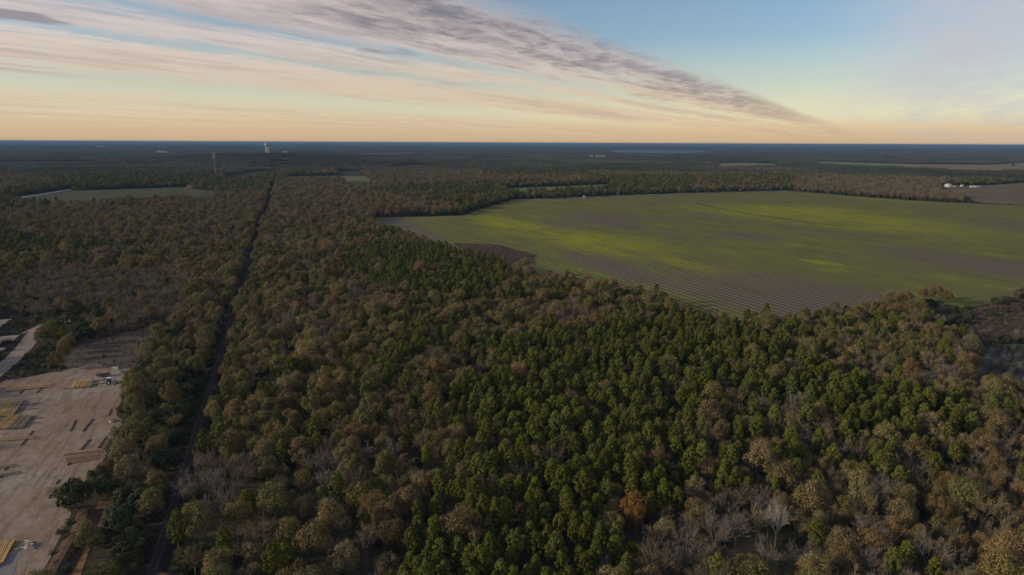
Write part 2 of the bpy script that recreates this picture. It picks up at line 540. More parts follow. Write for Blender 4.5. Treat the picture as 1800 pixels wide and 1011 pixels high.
def rough_edge(pg, step=9.0, amp=2.2, seed=1):
    """the same outline with a ragged edge"""
    r = random.Random(seed)
    out = []
    for i in range(len(pg)):
        a, b = pg[i], pg[(i + 1) % len(pg)]
        n = max(1, int(math.dist(a, b) / step))
        n = min(n, 60)
        for t in range(n):
            q = t / n
            out.append((a[0] + (b[0] - a[0]) * q + r.uniform(-amp, amp), a[1] + (b[1] - a[1]) * q + r.uniform(-amp, amp)))
    return np.array(out)


T = 9.5     # level of the tree tops that hide the near rims of clearings
FIELD = poly([(655, 383), (815, 379), (840, 369), (900, 352.5), (1000, 348.5), (1130, 343), (1300, 337.5), (1390, 336), (1500, 345), (1600, 352.5),
              (1700, 357.5), (1800, 362), (2150, 380), (2150, 470, T), (1800, 495, T), (1745, 508, T), (1690, 516, T), (1640, 503, T), (1560, 520, T), (1500, 530, T), (1440, 540, T), (1380, 546, T),
              (1290, 550, T), (1250, 546, T), (1180, 522, T), (1130, 500, T), (1060, 488, T), (1010, 480, T), (940, 468, T), (880, 452, T), (800, 436, T), (760, 420, T), (720, 407, T), (690, 397, T), (655, 386, T)])
SCRUB_F = poly([(800, 428), (870, 430), (945, 449), (930, 462, 8), (880, 458, 8), (830, 446, 8)])
FIELD_R = poly([(1653, 327.5), (1735, 325.5), (1800, 321), (2150, 318), (2150, 378), (1800, 361), (1745, 358.5), (1712, 350, 4), (1700, 339, 8), (1655, 336, 8)])
F1 = poly([(20, 352), (128, 335.5), (330, 328.5), (345, 333), (375, 336), (385, 342, 8), (345, 347, T), (310, 340, T), (290, 344, T), (200, 350, T), (150, 352, T), (75, 354, T)])
VERGE = poly([(-40, 355), (5, 349), (65, 340.5), (122, 332), (128, 335), (90, 343), (40, 351), (-10, 360), (-60, 366)])
FARS = [poly(q) for q in ([(-100, 258.5), (20, 258), (75, 257.6), (70, 259.2, 6), (-100, 260.5, 6)], [(1190, 274), (1260, 273.6), (1255, 275.2, 6), (1195, 276, 6)], [(1545, 277.5), (1585, 277.8), (1580, 279.3, 6), (1550, 279.5, 6)],
                              [(700, 293), (745, 292.6), (740, 294.6, 8), (705, 295.2, 8)], [(830, 277.5), (905, 277), (900, 278.6, 6), (835, 279, 6)], [(215, 262.2), (290, 261.8), (285, 263, 6), (220, 263.6, 6)])]
F2 = poly([(888, 331), (1000, 327), (1075, 323.5), (1072, 327.5, T), (1000, 331.5, T), (888, 337, T)])
F3 = poly([(505, 310), (590, 308.5), (598, 303), (628, 302), (650, 314), (652, 318, T), (612, 322, T), (600, 311, 10), (505, 313, 10)])
F4 = poly([(1260, 287), (1310, 286), (1368, 288.5), (1365, 290.5, 10), (1270, 292, 10)])
F5 = poly([(1434, 283.5), (1600, 288.5), (1745, 289.5), (1800, 285.5), (2150, 285), (2150, 297, T), (1720, 299, T), (1600, 293.5, T), (1440, 287.5, T)])
F6 = poly([(-200, 285.5), (100, 285), (168, 284.5), (165, 288, T), (-200, 291, T)])
F9 = poly([(395, 310), (450, 304), (480, 302), (470, 307, T), (430, 313, T), (400, 315, T)])
ROAD_F = [P(-30, 358), P(5, 351.5), P(65, 343), P(126, 333)]
YARD = poly([(-60, 712), (10, 668), (60, 661), (110, 652), (165, 640), (235, 648), (232, 672), (204, 705, 2), (202, 722), (215, 750), (196, 775), (176, 812, 2), (140, 835, 3), (112, 862), (122, 905), (95, 960), (70, 1030), (30, 1110), (-400, 1110), (-300, 860)])
WEEDS = poly([(110, 655), (120, 622), (150, 598), (215, 588), (290, 566), (300, 585), (262, 618), (240, 650), (160, 642)])
CLEAR_R = poly([(1712, 612), (1760, 606), (1850, 604), (2150, 600), (2150, 700), (1900, 690, T), (1800, 676, T), (1765, 664, T), (1715, 640, T)])
CLEAR_R2 = poly([(1700, 548), (1800, 528), (2100, 500), (2100, 600), (1800, 600), (1708, 606)])
ROADS = [([P(-80, 712), P(0, 650), P(40, 614), P(62, 585), P(80, 570)], 7.5), ([P(60, 583), P(90, 569), P(122, 562)], 9.0), ([P(52, 596), P(78, 596)], 6.0)]
SAND = [poly([(-60, 604), (0, 592), (34, 588), (50, 580), (20, 600), (0, 606), (-60, 618)]), poly([(-60, 622), (0, 611), (14, 612), (0, 618), (-60, 632)]),
        poly([(-60, 568), (0, 562), (20, 561), (0, 575), (-60, 580)])]
LANE = [P(110, 1050), P(128, 1000), P(150, 945), P(176, 905), P(190, 880)]
DITCH = [P(78, 1050), P(108, 1000), P(135, 950), P(150, 925), P(162, 898)]
ra, rb = np.array(P(268, 1011)), np.array(P(503, 256))
rdir = (rb - ra) / np.linalg.norm(rb - ra)
R0, R1 = tuple(ra - rdir * 60), tuple(ra + rdir * 5200)

sheet('crop_field', FIELD, 'crop', 0.05, 'wide striped green and yellow crop field with long rows')
sheet('scrub_patch', rough_edge(SCRUB_F, 8, 3), 'scrub_ground', 0.07, 'red brown weedy patch cut into the near rim of the crop field')
sheet('farm_field', FIELD_R, 'field_brown', 0.05, 'brown open field beyond the crop field by the white houses')
sheet('meadow', F1, 'meadow_grey', 0.05, 'grey green field between woods beside the pale road')
sheet('meadow', F2, 'meadow', 0.05, 'thin green strip field behind the tree belt of the crop field')
sheet('meadow', F3, 'meadow', 0.05, 'small green clearing with a lone tree far along the railway')
sheet('meadow', F4, 'meadow_dry', 0.05, 'narrow dry tan field strip far in the woods')
sheet('meadow', F5, 'meadow_dry', 0.05, 'long pale tan field strip beyond the brown wood')
sheet('meadow', F6, 'meadow_mauve', 0.05, 'thin pale mauve clearing far off in the woods')
sheet('meadow', F9, 'meadow_grey', 0.05, 'grey grass clearing beside the lattice mast')
sheet('road_verge', VERGE, 'meadow_grey', 0.046, 'grassy verge along the pale country road')
for i, q_ in enumerate(FARS):
    sheet('far_clearing', q_, ['meadow_mauve', 'meadow_dry', 'meadow', 'meadow', 'meadow_mauve', 'meadow_dry'][i], 0.05, 'thin pale clearing ' + ['near the horizon at the picture edge', 'just short of the lake', 'in the dark woods past the tan strip', 'in woods beyond the small green clearing', 'in the woods before the horizon halls', 'beside the far white block'][i])
sheet('pole_yard', rough_edge(YARD, 5, 1.0), 'yard', 0.05, 'bare sandy yard with stacks of wooden poles')
sheet('weedy_ground', rough_edge(WEEDS, 6, 2), 'weedy', 0.046, 'weedy brown ground behind the pole yard')
sheet('clearing', rough_edge(CLEAR_R, 8, 3), 'grass_blue', 0.05, 'grey grass clearing edged by hardwoods')
sheet('scrub_clearing', rough_edge(CLEAR_R2, 8, 3), 'scrub_ground', 0.046, 'dim reddish scrub ground beside the grey clearing')
for i, s_ in enumerate(SAND):
    sheet('sand_patch', rough_edge(s_, 5, 0.8, i), 'pale_earth', 0.06, ['bare pale sand strip beside the dirt road', 'small pinkish bare sand spot under the dirt road bend', 'tan bare sand patch under the dark trees'][i])


def ribbon(pts, w, z, name, mat, label, kind='structure', cross=None):
    """a strip along a path; cross = [(offset, height)] gives it a profile"""
    cross = cross or [(-w / 2, 0.0), (w / 2, 0.0)]
    pts = [Vector((p[0], p[1], 0)) for p in pts]
    v, f = [], []
    for i, p in enumerate(pts):
        a = pts[max(i - 1, 0)]; b = pts[min(i + 1, len(pts) - 1)]
        t = (b - a).normalized()
        n = Vector((t.y, -t.x, 0))
        for o_, h_ in cross:
            q = p + n * o_
            v.append((q.x, q.y, z + h_))
    c = len(cross)
    for i in range(len(pts) - 1):
        for j in range(c - 1):
            a = i * c + j
            f.append((a, a + 1, a + c + 1, a + c))
    return obj(name, mesh(name, v, f, (M[mat],)), kind=kind, label=label)


def smooth_path(pts, n=8):
    p = [np.array(q) for q in pts]
    p = [p[0] * 2 - p[1]] + p + [p[-1] * 2 - p[-2]]
    out = []
    for i in range(1, len(p) - 2):
        for t in np.linspace(0, 1, n, endpoint=False):
            a, b, c, d = p[i - 1], p[i], p[i + 1], p[i + 2]
            out.append(tuple(0.5 * ((2 * b) + (c - a) * t + (2 * a - 5 * b + 4 * c - d) * t * t + (3 * b - a - 3 * c + d) * t ** 3)))
    out.append(tuple(p[-2]))
    return out


for i, (pts, w) in enumerate(ROADS):
    ribbon(smooth_path(pts) if len(pts) > 2 else pts, w, 0.064 + 0.006 * i, 'dirt_road', 'road', ['pale dirt road climbing past the yard into dark trees', 'dirt road bend fading into weeds', 'short sandy spur off the dirt road'][i])
ribbon(smooth_path(ROAD_F), 11, 0.06, 'country_road', 'asphalt', 'pale country road along the far grey green field')
FR = [P(896, 352.2), P(1000, 347.8), P(1130, 342.4), P(1300, 336.9), P(1392, 335.2)]
ribbon(FR, 7, 0.07, 'field_road', 'asphalt', 'thin pale road along the far rim of the crop field')
ribbon(smooth_path(LANE), 4.5, 0.06, 'clay_lane', 'lane', 'orange clay lane beside the dark ditch')
ribbon(smooth_path(DITCH), 6, 0.06, 'earth_bank', 'clay', 'dark earth bank between the yard and the clay lane', cross=[(-3.4, 0), (-1.6, 0.9), (-0.3, 1.1), (1.2, 0.4), (3.0, 0)])
ribbon(smooth_path([P(1222, 357), P(1262, 366), P(1330, 378), P(1400, 388), P(1482, 398)]), 5, 0.08, 'field_ditch', 'scrub_ground', 'dark ditch line crossing the crop field')
ribbon(smooth_path([P(1395, 381), P(1500, 392), P(1640, 404), P(1800, 416), P(2000, 432)]), 3.0, 0.085, 'field_track', 'meadow_dry', 'thin pale wheel track crossing the crop field')
ribbon(smooth_path([P(655, 385), P(720, 403), P(790, 429), P(868, 433)]), 4.0, 0.085, 'field_margin', 'meadow_mauve', 'pale headland track on the near rim of the crop field')
lake = sheet('lake', poly([(1072, 264.5), (1100, 263.6), (1160, 263), (1242, 264), (1238, 267.5, 8), (1180, 270, 8), (1130, 269.3, 8), (1085, 268, 8)]), 'water', 0.5, 'pale blue lake far out near the horizon')
MIST = poly([(515, 271), (560, 269.5), (590, 270.5), (570, 272.5, 8), (520, 273, 8)])
MIST2 = poly([(1320, 264.8), (1395, 264.2), (1395, 266, 8), (1330, 266.5, 8)])
MIST3 = poly([(640, 269), (730, 268), (728, 270.5, 8), (645, 271.2, 8)])
sheet('mist_sheet', MIST, 'water', 0.5, 'thin pale sheet standing in for mist near the water tower')  # no water here: a flat sheet stands in for a mist line
sheet('mist_sheet', MIST2, 'water', 0.5, 'hair thin pale sheet standing in for mist beyond the lake')  # another mist line, put in as a flat sheet of water colour
sheet('clearing', MIST3, 'meadow_mauve', 0.5, 'hair thin pale sheet standing in for mist near the horizon')  # mist line painted as a flat strip of mauve meadow colour
LAKE = poly([(1070, 263.2), (1160, 262.3), (1245, 263.3), (1240, 268, 8), (1180, 270.6, 8), (1130, 270, 8), (1080, 268.5, 8)])

# railway: ballast, two rails, sleepers
rail = obj('railway_track', None, label='straight railway track running through the cut between woods', cat='railway')
rail['kind'] = 'structure'
rb_ = ribbon([R0, R1], 5, 0.05, 'ballast_bed', 'ballast', None, None, cross=[(-3.2, 0), (-1.7, 0.45), (1.7, 0.45), (3.2, 0)])
rb_.parent = rail
for s_ in (-1, 1):
    r_ = ribbon([R0, R1], 0, 0.5, 'rail', 'steel', None, None, cross=[(s_ * .75 - .07, 0.10), (s_ * .75 - .07, .26), (s_ * .75 + .07, .26), (s_ * .75 + .07, 0.10)])
    r_.parent = rail
mb = MB()
az_r = math.atan2(rdir[1], rdir[0])
for i in range(900):
    c_ = ra + rdir * (-50 + i * 0.75)
    mb.box((c_[0], c_[1], 0.545), (0.26, 2.6, 0.14), az_r)
obj('sleepers', mb.mesh('sleepers', M['sleeper']), rail, kind='stuff')

# ------------------------------------------------------------------ tree shapes
def unit(n):
    v = NR.normal(size=(n, 3))
    return v / np.linalg.norm(v, axis=1)[:, None]


def cards(c, nrm, size, asp=1.0):
    """small triangles facing nrm, at centres c"""
    n = len(c)
    a = np.cross(nrm, unit(n)); a /= np.linalg.norm(a, axis=1)[:, None] + 1e-9
    b = np.cross(nrm, a)
    s = size[:, None]
    j = NR.uniform(0.7, 1.3, (n, 3, 1))
    v = np.stack([c + a * s * j[:, 0], c + (-a * .5 + b * .87 * asp) * s * j[:, 1], c + (-a * .5 - b * .87 * asp) * s * j[:, 2]], 1)
    return v.reshape(-1, 3)


def slivers(p0, p1, w):
    n = len(p0)
    d = p1 - p0
    a = np.cross(d, unit(n)); a /= np.linalg.norm(a, axis=1)[:, None] + 1e-9
    v = np.stack([p0 + a * w[:, None], p0 - a * w[:, None], p1], 1)
    return v.reshape(-1, 3)


def tri_mesh(name, arrs, mat):
    v = np.concatenate(arrs)
    n = len(v) // 3
    me = bpy.data.meshes.new(name)
    me.vertices.add(len(v)); me.vertices.foreach_set('co', v.astype('f4').ravel())
    me.loops.add(len(v)); me.loops.foreach_set('vertex_index', np.arange(len(v), dtype='i4'))
    me.polygons.add(n)
    me.polygons.foreach_set('loop_start', np.arange(0, len(v), 3, dtype='i4'))
    me.materials.append(mat)
    me.update(calc_edges=True)
    return me


def limbs(mb, base, hgt, n, spread, r, up=0.75):
    """forking limbs; returns the tips"""
    tips = []
    for i in range(n):
        a = 2 * math.pi * (i + rnd.uniform(-.3, .3)) / n
        e = rnd.uniform(up - .25, up + .2)
        d = Vector((math.cos(a) * spread, math.sin(a) * spread, e)).normalized()
        L = hgt * rnd.uniform(.75, 1.1)
        p = Vector(base) + Vector((0, 0, rnd.uniform(-.8, .4)))
        m_ = p + d * L * .5
        d2 = (d + Vector((rnd.uniform(-.25, .25), rnd.uniform(-.25, .25), .35))).normalized()
        q = m_ + d2 * L * .5
        mb.tube(p, m_, r, r * .7, 4, False); mb.tube(m_, q, r * .7, r * .3, 3, False)
        tips.append((m_, q, d2))
    return tips


def hardwood(i):
    """domed brown crown built of many dense clumps"""
    Ht, R = rnd.uniform(11.5, 15), rnd.uniform(4.4, 6.2)
    Hc = Ht * rnd.uniform(.66, .78)
    mb = MB()
    bz = Ht - Hc
    mb.tube((0, 0, -.3), (rnd.uniform(-.3, .3), rnd.uniform(-.3, .3), bz + 1), .30, .2, 6, False)
    limbs(mb, (0, 0, bz + .5), Hc * .75, 7, .8, .13)
    arr = []
    # uneven lobes at different heights, each a ragged puff of leaf flakes and radial twigs
    nl = rnd.randint(9, 14)
    lean = Vector((rnd.uniform(-.25, .25), rnd.uniform(-.25, .25), 0))
    for c in range(nl):
        t = (c + .5) / nl
        uz = 1 - 1.05 * t
        ur = math.sqrt(max(0.0, 1 - uz * uz))
        a = c * 2.39996 + rnd.uniform(-.7, .7)
        q = rnd.uniform(.42, .78)
        cc = np.array((math.cos(a) * ur * R * q + lean.x * R, math.sin(a) * ur * R * q + lean.y * R, bz + Hc * (.30 + .52 * uz * rnd.uniform(.75, 1.15))))
        rc = R * rnd.uniform(.24, .50)
        ell = np.array((rc, rc, rc * rnd.uniform(.9, 1.35)))
        n = int(90 + 190 * (rc / (R * .4)) ** 2)
        u = unit(n) + np.array((math.cos(a) * ur, math.sin(a) * ur, uz + .5)) * .45
        u /= np.linalg.norm(u, axis=1)[:, None]
        dep = 1.06 - np.abs(NR.normal(0, .20, n))
        dep *= 1 + .16 * np.sin(u[:, 0] * 7 + c) * np.sin(u[:, 1] * 7 + 2 * c)
        pos = cc + u * ell * dep[:, None]
        nr = u + NR.normal(size=(n, 3)) * .5
        nr /= np.linalg.norm(nr, axis=1)[:, None]
        arr.append(cards(pos, nr, NR.uniform(.13, .32, n)))
        m_ = n // 3
        tip = u[:m_] + NR.normal(size=(m_, 3)) * .15 + np.array((0, 0, .15))
        arr.append(slivers(cc + u[:m_] * ell * .2, cc + tip * ell * NR.uniform(.95, 1.35, (m_, 1)), NR.uniform(.03, .055, m_)))
    return mb, arr, (R, Ht)


def bare(i, pale=False):
    """leafless tree: forks down to fine twigs"""
    Ht = rnd.uniform(11, 15)
    mb = MB(); tw = []
    tr = Ht * rnd.uniform(.28, .38)
    mb.tube((0, 0, -.3), (0, 0, tr), .26, .19, 6, False)

    def grow(p, d, L, r, lev):
        q = p + d * L
        if lev <= 2: mb.tube(p, q, r, r * .55, 4 if lev < 2 else 3, False)
        else: tw.append((p, q, max(r, .028)))
        if lev >= 4: return
        n = (0, 5, 6, 6)[lev] if lev else 0
        for _ in range(n):
            t = rnd.uniform(.35, 1.0)
            s_ = p + d * L * t
            nd = (d + Vector((rnd.gauss(0, .48), rnd.gauss(0, .48), rnd.gauss(.18, .28)))).normalized()
            grow(s_, nd, L * rnd.uniform(.5, .72), r * .5, lev + 1)
    n = rnd.randint(5, 7)
    for a_ in range(n):
        a = 2 * math.pi * (a_ + rnd.uniform(-.3, .3)) / n
        sp = rnd.uniform(.25, .75)
        d = Vector((math.cos(a) * sp, math.sin(a) * sp, 1)).normalized()
        grow(Vector((0, 0, tr * rnd.uniform(.75, 1.0))), d, (Ht - tr) * rnd.uniform(.5, .7), .17 if pale else .125, 1)
    p0 = np.array([t[0] for t in tw]); p1 = np.array([t[1] for t in tw]); w = np.array([t[2] for t in tw])
    return mb, [slivers(p0, p1, w * (1.25 if not pale else .9))], (4.0, Ht)


def pine(i):
    """tall trunk with a rounded crown of needle tufts"""
    Ht, R, Hc = rnd.uniform(12.5, 20.5), rnd.uniform(1.9, 2.8), rnd.uniform(7.0, 10.5)
    mb = MB()
    mb.tube((0, 0, -.3), (rnd.uniform(-.4, .4), rnd.uniform(-.4, .4), Ht * .6), .24, .17, 6, False)
    mb.tube((0, 0, Ht * .6), (0, 0, Ht - .6), .17, .05, 5, False)
    arr = []
    bz = Ht - Hc
    nt = rnd.randint(50, 64)
    skew = (rnd.uniform(-.5, .5), rnd.uniform(-.5, .5))
    for t in range(nt):
        h = (t + .5) / nt
        prof = max(.16, 1 - (abs(h - .34) / .72) ** 2.1) if h > .34 else .55 + .45 * h / .34
        a = t * 2.39996 + rnd.uniform(-.4, .4)
        rr = R * prof * rnd.uniform(.62, 1.08)
        z = bz + Hc * h * .96
        c = Vector((math.cos(a) * rr + skew[0] * h, math.sin(a) * rr + skew[1] * h, z + rnd.uniform(-.3, .3)))
        if t % 2 == 0: mb.tube((0, 0, z - rr * .35), c, .06, .02, 3, False)
        n = 46
        u = np.array((math.cos(a), math.sin(a), .7)); u /= np.linalg.norm(u)
        d = unit(n) + u * .55 + np.array((0, 0, .35)); d /= np.linalg.norm(d, axis=1)[:, None]
        rc = rnd.uniform(.65, 1.0)
        pos = np.array(c) + d * rc * NR.uniform(.45, .95, (n, 1))
        nr = d + NR.normal(size=(n, 3)) * .45; nr /= np.linalg.norm(nr, axis=1)[:, None]
        arr.append(cards(pos, nr, NR.uniform(.19, .38, n)))
        k = 12
        arr.append(slivers(np.array(c) + d[:k] * .2, np.array(c) + d[:k] * rc * 1.25, NR.uniform(.05, .09, k)))
    return mb, arr, (R, Ht)


def evergreen(i):
    """broad dense evergreen, foliage nearly to the ground"""
    Ht, R = rnd.uniform(8, 11), rnd.uniform(3.8, 5.2)
    mb = MB()
    mb.tube((0, 0, -.3), (0, 0, Ht * .6), .28, .12, 6, False)
    limbs(mb, (0, 0, Ht * .25), Ht * .5, 6, .9, .11)
    arr = []
    for c in range(34):
        u = Vector(unit(1)[0]); u.z = abs(u.z) if c < 20 else u.z * .6
        q = rnd.uniform(.55, .88)
        cc = np.array((u.x * R * q, u.y * R * q, Ht * .42 + u.z * Ht * .46 * q))
        rc = rnd.uniform(1.1, 1.9)
        n = 84
        d = unit(n) + np.array((u.x, u.y, u.z + .3)) * .6; d /= np.linalg.norm(d, axis=1)[:, None]
        pos = cc + d * rc * NR.uniform(.6, 1.05, (n, 1))
        nr = d + NR.normal(size=(n, 3)) * .5; nr /= np.linalg.norm(nr, axis=1)[:, None]
        arr.append(cards(pos, nr, NR.uniform(.22, .42, n)))
    return mb, arr, (R, Ht)


def shrub(i):
    """low bush: a fan of twigs with a few leaves"""
    Ht, R = rnd.uniform(1.6, 3.2), rnd.uniform(1.3, 2.4)
    mb = MB()
    for s_ in range(6):
        a = rnd.uniform(0, 6.28)
        mb.tube((0, 0, -.1), (math.cos(a) * R * .6, math.sin(a) * R * .6, Ht * .7), .05, .02, 3, False)
    n = 150
    d = unit(n); d[:, 2] = np.abs(d[:, 2])
    pos = d * np.array((R, R, Ht)) * NR.uniform(.45, 1.0, (n, 1)) * NR.uniform(.8, 1.15, (n, 1))
    nr = d + NR.normal(size=(n, 3)) * .5; nr /= np.linalg.norm(nr, axis=1)[:, None]
    arr = [cards(pos, nr, NR.uniform(.15, .33, n))]
    k = 70
    arr.append(slivers(d[:k] * .3, d[:k] * np.array((R, R, Ht)) * NR.uniform(.9, 1.25, (k, 1)), NR.uniform(.02, .045, k)))
    return mb, arr, (R, Ht)


SHAPES = {}
for nm, fn, n, bk in (('pine', pine, 8, 'bark_pine'), ('hardwood', hardwood, 10, 'bark'), ('bare', bare, 5, 'bark'), ('evergreen', evergreen, 4, 'bark'), ('shrub', shrub, 4, 'bark')):
    SHAPES[nm] = []
    for i in range(n):
        mb, arr, dims = fn(i)
        tm = mb.mesh(nm + '_trunk', M[bk])
        SHAPES[nm].append((tm, tri_mesh(nm + '_crown', arr, M['brown']), dims))
mb, arr, dims = bare(0, True)
SHAPES['snag'] = [(mb.mesh('snag_trunk', M['bark_pale']), tri_mesh('snag_crown', arr, M['twig_pale']), dims)]

# kinds of tree: shape, foliage, and how people would call them
KINDS = {
    'pine': ('pine', 'pine', 'pine_tree', 'green pine'),
    'pine_gold': ('pine', 'pine_gold', 'pine_tree', 'yellow green pine'),
    'brown': ('hardwood', 'brown', 'hardwood_tree', 'round brown hardwood'),
    'rust': ('hardwood', 'rust', 'hardwood_tree', 'rust brown hardwood'),
    'gold': ('hardwood', 'gold', 'hardwood_tree', 'golden brown hardwood'),
    'olive': ('hardwood', 'olive', 'olive_tree_crown', 'olive green hardwood'),
    'bare': ('bare', 'twig', 'bare_tree', 'leafless grey tree'),
    'bare_brown': ('bare', 'twig_brown', 'bare_tree', 'leafless brown tree'),
    'evergreen': ('evergreen', 'dark', 'evergreen_tree', 'dark dense evergreen'),
    'scrub': ('shrub', 'scrub', 'shrub', 'low reddish shrub'),
    'bush': ('shrub', 'dark', 'shrub', 'low dark shrub'),
}
KN = list(KINDS)
CLS = {'pine': 0, 'pine_gold': 0, 'brown': 1, 'rust': 1, 'gold': 1, 'olive': 2, 'bare': 3, 'bare_brown': 3, 'evergreen': 4, 'scrub': 5, 'bush': 5}

# ------------------------------------------------------------------ where the trees stand
C = 7.5    # level at which forest zones are read
Z_PINE = [poly([(p[0], p[1], C) for p in q]) for q in (
    [(955, 590), (1100, 560), (1290, 565), (1480, 640), (1650, 700), (1720, 790), (1560, 865), (1300, 850), (1130, 900), (1110, 1060), (700, 1060), (720, 900), (830, 760), (790, 690), (880, 620)],
    [(650, 425), (780, 432), (905, 462), (880, 505), (800, 520), (660, 500), (600, 465)])]
Z_PINE2 = [poly([(p[0], p[1], C) for p in q]) for q in ([(560, 560), (900, 480), (1250, 560), (1150, 620), (700, 800), (640, 700)], [(1300, 560), (1700, 560), (1800, 700), (1800, 820), (1600, 830)])]
Z_BARE = [poly([(p[0], p[1], C) for p in q]) for q in ([(1140, 900), (1300, 860), (1560, 860), (1720, 880), (1700, 1060), (1130, 1060)], [(330, 800), (440, 790), (480, 860), (420, 920), (330, 900)])]
Z_RED = poly([(0, 520, 4), (60, 465, 4), (160, 470, 4), (300, 475, 4), (330, 520, 4), (290, 590, 4), (110, 600, 2), (60, 560, 4), (0, 545, 4)])
Z_LEFT_EV = [poly([(40, 560, 5), (130, 530, 5), (200, 545, 5), (160, 600, 3), (70, 575, 3)]), poly([(-100, 650, 3), (60, 600, 3), (110, 600, 3), (100, 640, 2), (20, 670, 2), (-100, 720, 2)])]
Z_BROWN_R = poly([(1380, 336), (1480, 345), (1600, 354), (1720, 359), (1720, 340, 10), (1660, 318, 10), (1800, 305, 10), (1800, 296, 10), (1560, 290, 10), (1400, 310, 10)])
Z_LOW = poly([(-80, 556), (30, 558), (66, 566), (62, 596), (0, 662), (-80, 730)])
Z_HEDGE = poly([(1690, 352), (1700, 345), (1760, 356), (1900, 362), (1900, 372), (1740, 361), (1695, 358)])
Z_RIGHT_DK = poly([(1600, 510, 8), (1700, 520, 8), (1800, 500, 6), (1900, 500, 6), (1900, 600, 4), (1720, 600, 5), (1650, 560, 8)])
Z_STRIP = poly([(300, 560, 8), (400, 540, 8), (330, 720, 8), (300, 860, 6), (230, 1060, 4), (100, 1060, 4), (160, 860, 4), (190, 720, 6), (240, 620, 6)])
DITCHZONE = poly([(50, 1080), (100, 985), (118, 925), (112, 880), (150, 872), (190, 878), (204, 890), (186, 935), (164, 990), (146, 1080)])
STACKVIEW = poly([(88, 895), (96, 850), (118, 815), (176, 800), (204, 768), (222, 772), (208, 812), (186, 850), (152, 868), (142, 896)])
CLEARINGS = [(VERGE, 0)] + [(q_, 0) for q_ in FARS] + [(DITCHZONE, 0), (STACKVIEW, 0), (FIELD, 3), (SCRUB_F, 0), (FIELD_R, 0), (F1, 0), (F2, 0), (F3, 0), (F4, 0), (F5, 0), (F6, 0), (F9, 0), (YARD, 1), (WEEDS, 0), (CLEAR_R, 1), (LAKE, 0), (MIST, 0), (MIST2, 0), (MIST3, 0)] + [(s_, 0) for s_ in SAND]


def grow(pg, m_):
    if not m_: return pg
    c = pg.mean(0)
    d = pg - c
    return c + d * (1 + m_ / np.maximum(np.linalg.norm(d, axis=1)[:, None], 1))


def blocked(x, y, r):
    b = np.zeros(len(x), bool)
    for pg, m_ in CLEARINGS: b |= inside(pg, x, y)
    for i in range(len(YARD)):
        b |= seg_dist(YARD[i], YARD[(i + 1) % len(YARD)], x, y) < r * .6 + 1.4
    b |= seg_dist(R0, R1, x, y) < 3.9 + r * .4
    for pts, w in ROADS + [(ROAD_F, 11), (LANE, 3.2), (FR, 6)]:
        for i in range(len(pts) - 1): b |= seg_dist(pts[i], pts[i + 1], x, y) < w / 2 + r * .5
    return b


def vnoise(x, y, s, seed=0):
    """smooth value noise, vectorised"""
    X, Y = x / s + seed * 17.3, y / s - seed * 9.1
    xi, yi = np.floor(X), np.floor(Y)
    fx, fy = X - xi, Y - yi
    fx = fx * fx * (3 - 2 * fx); fy = fy * fy * (3 - 2 * fy)
    def hsh(a, b):
        q = np.sin(a * 127.1 + b * 311.7 + seed * 7.7) * 43758.5453
        return q - np.floor(q)
    return (hsh(xi, yi) * (1 - fx) + hsh(xi + 1, yi) * fx) * (1 - fy) + (hsh(xi, yi + 1) * (1 - fx) + hsh(xi + 1, yi + 1) * fx) * fy


def scatter(r0, r1, sp, half=math.radians(46)):
    X = np.arange(-r1, r1, sp); Y = np.arange(0, r1, sp * .87)
    gx, gy = np.meshgrid(X, Y)
    gx = gx + (np.arange(len(Y)) % 2)[:, None] * sp * .5
    gx = gx.ravel(); gy = gy.ravel()
    gx = gx + NR.uniform(-.36, .36, len(gx)) * sp; gy = gy + NR.uniform(-.36, .36, len(gy)) * sp
    r = np.hypot(gx, gy); a = np.abs(np.arctan2(gx, gy))
    k = (r >= r0) & (r < r1) & (a < half)
    return gx[k], gy[k]


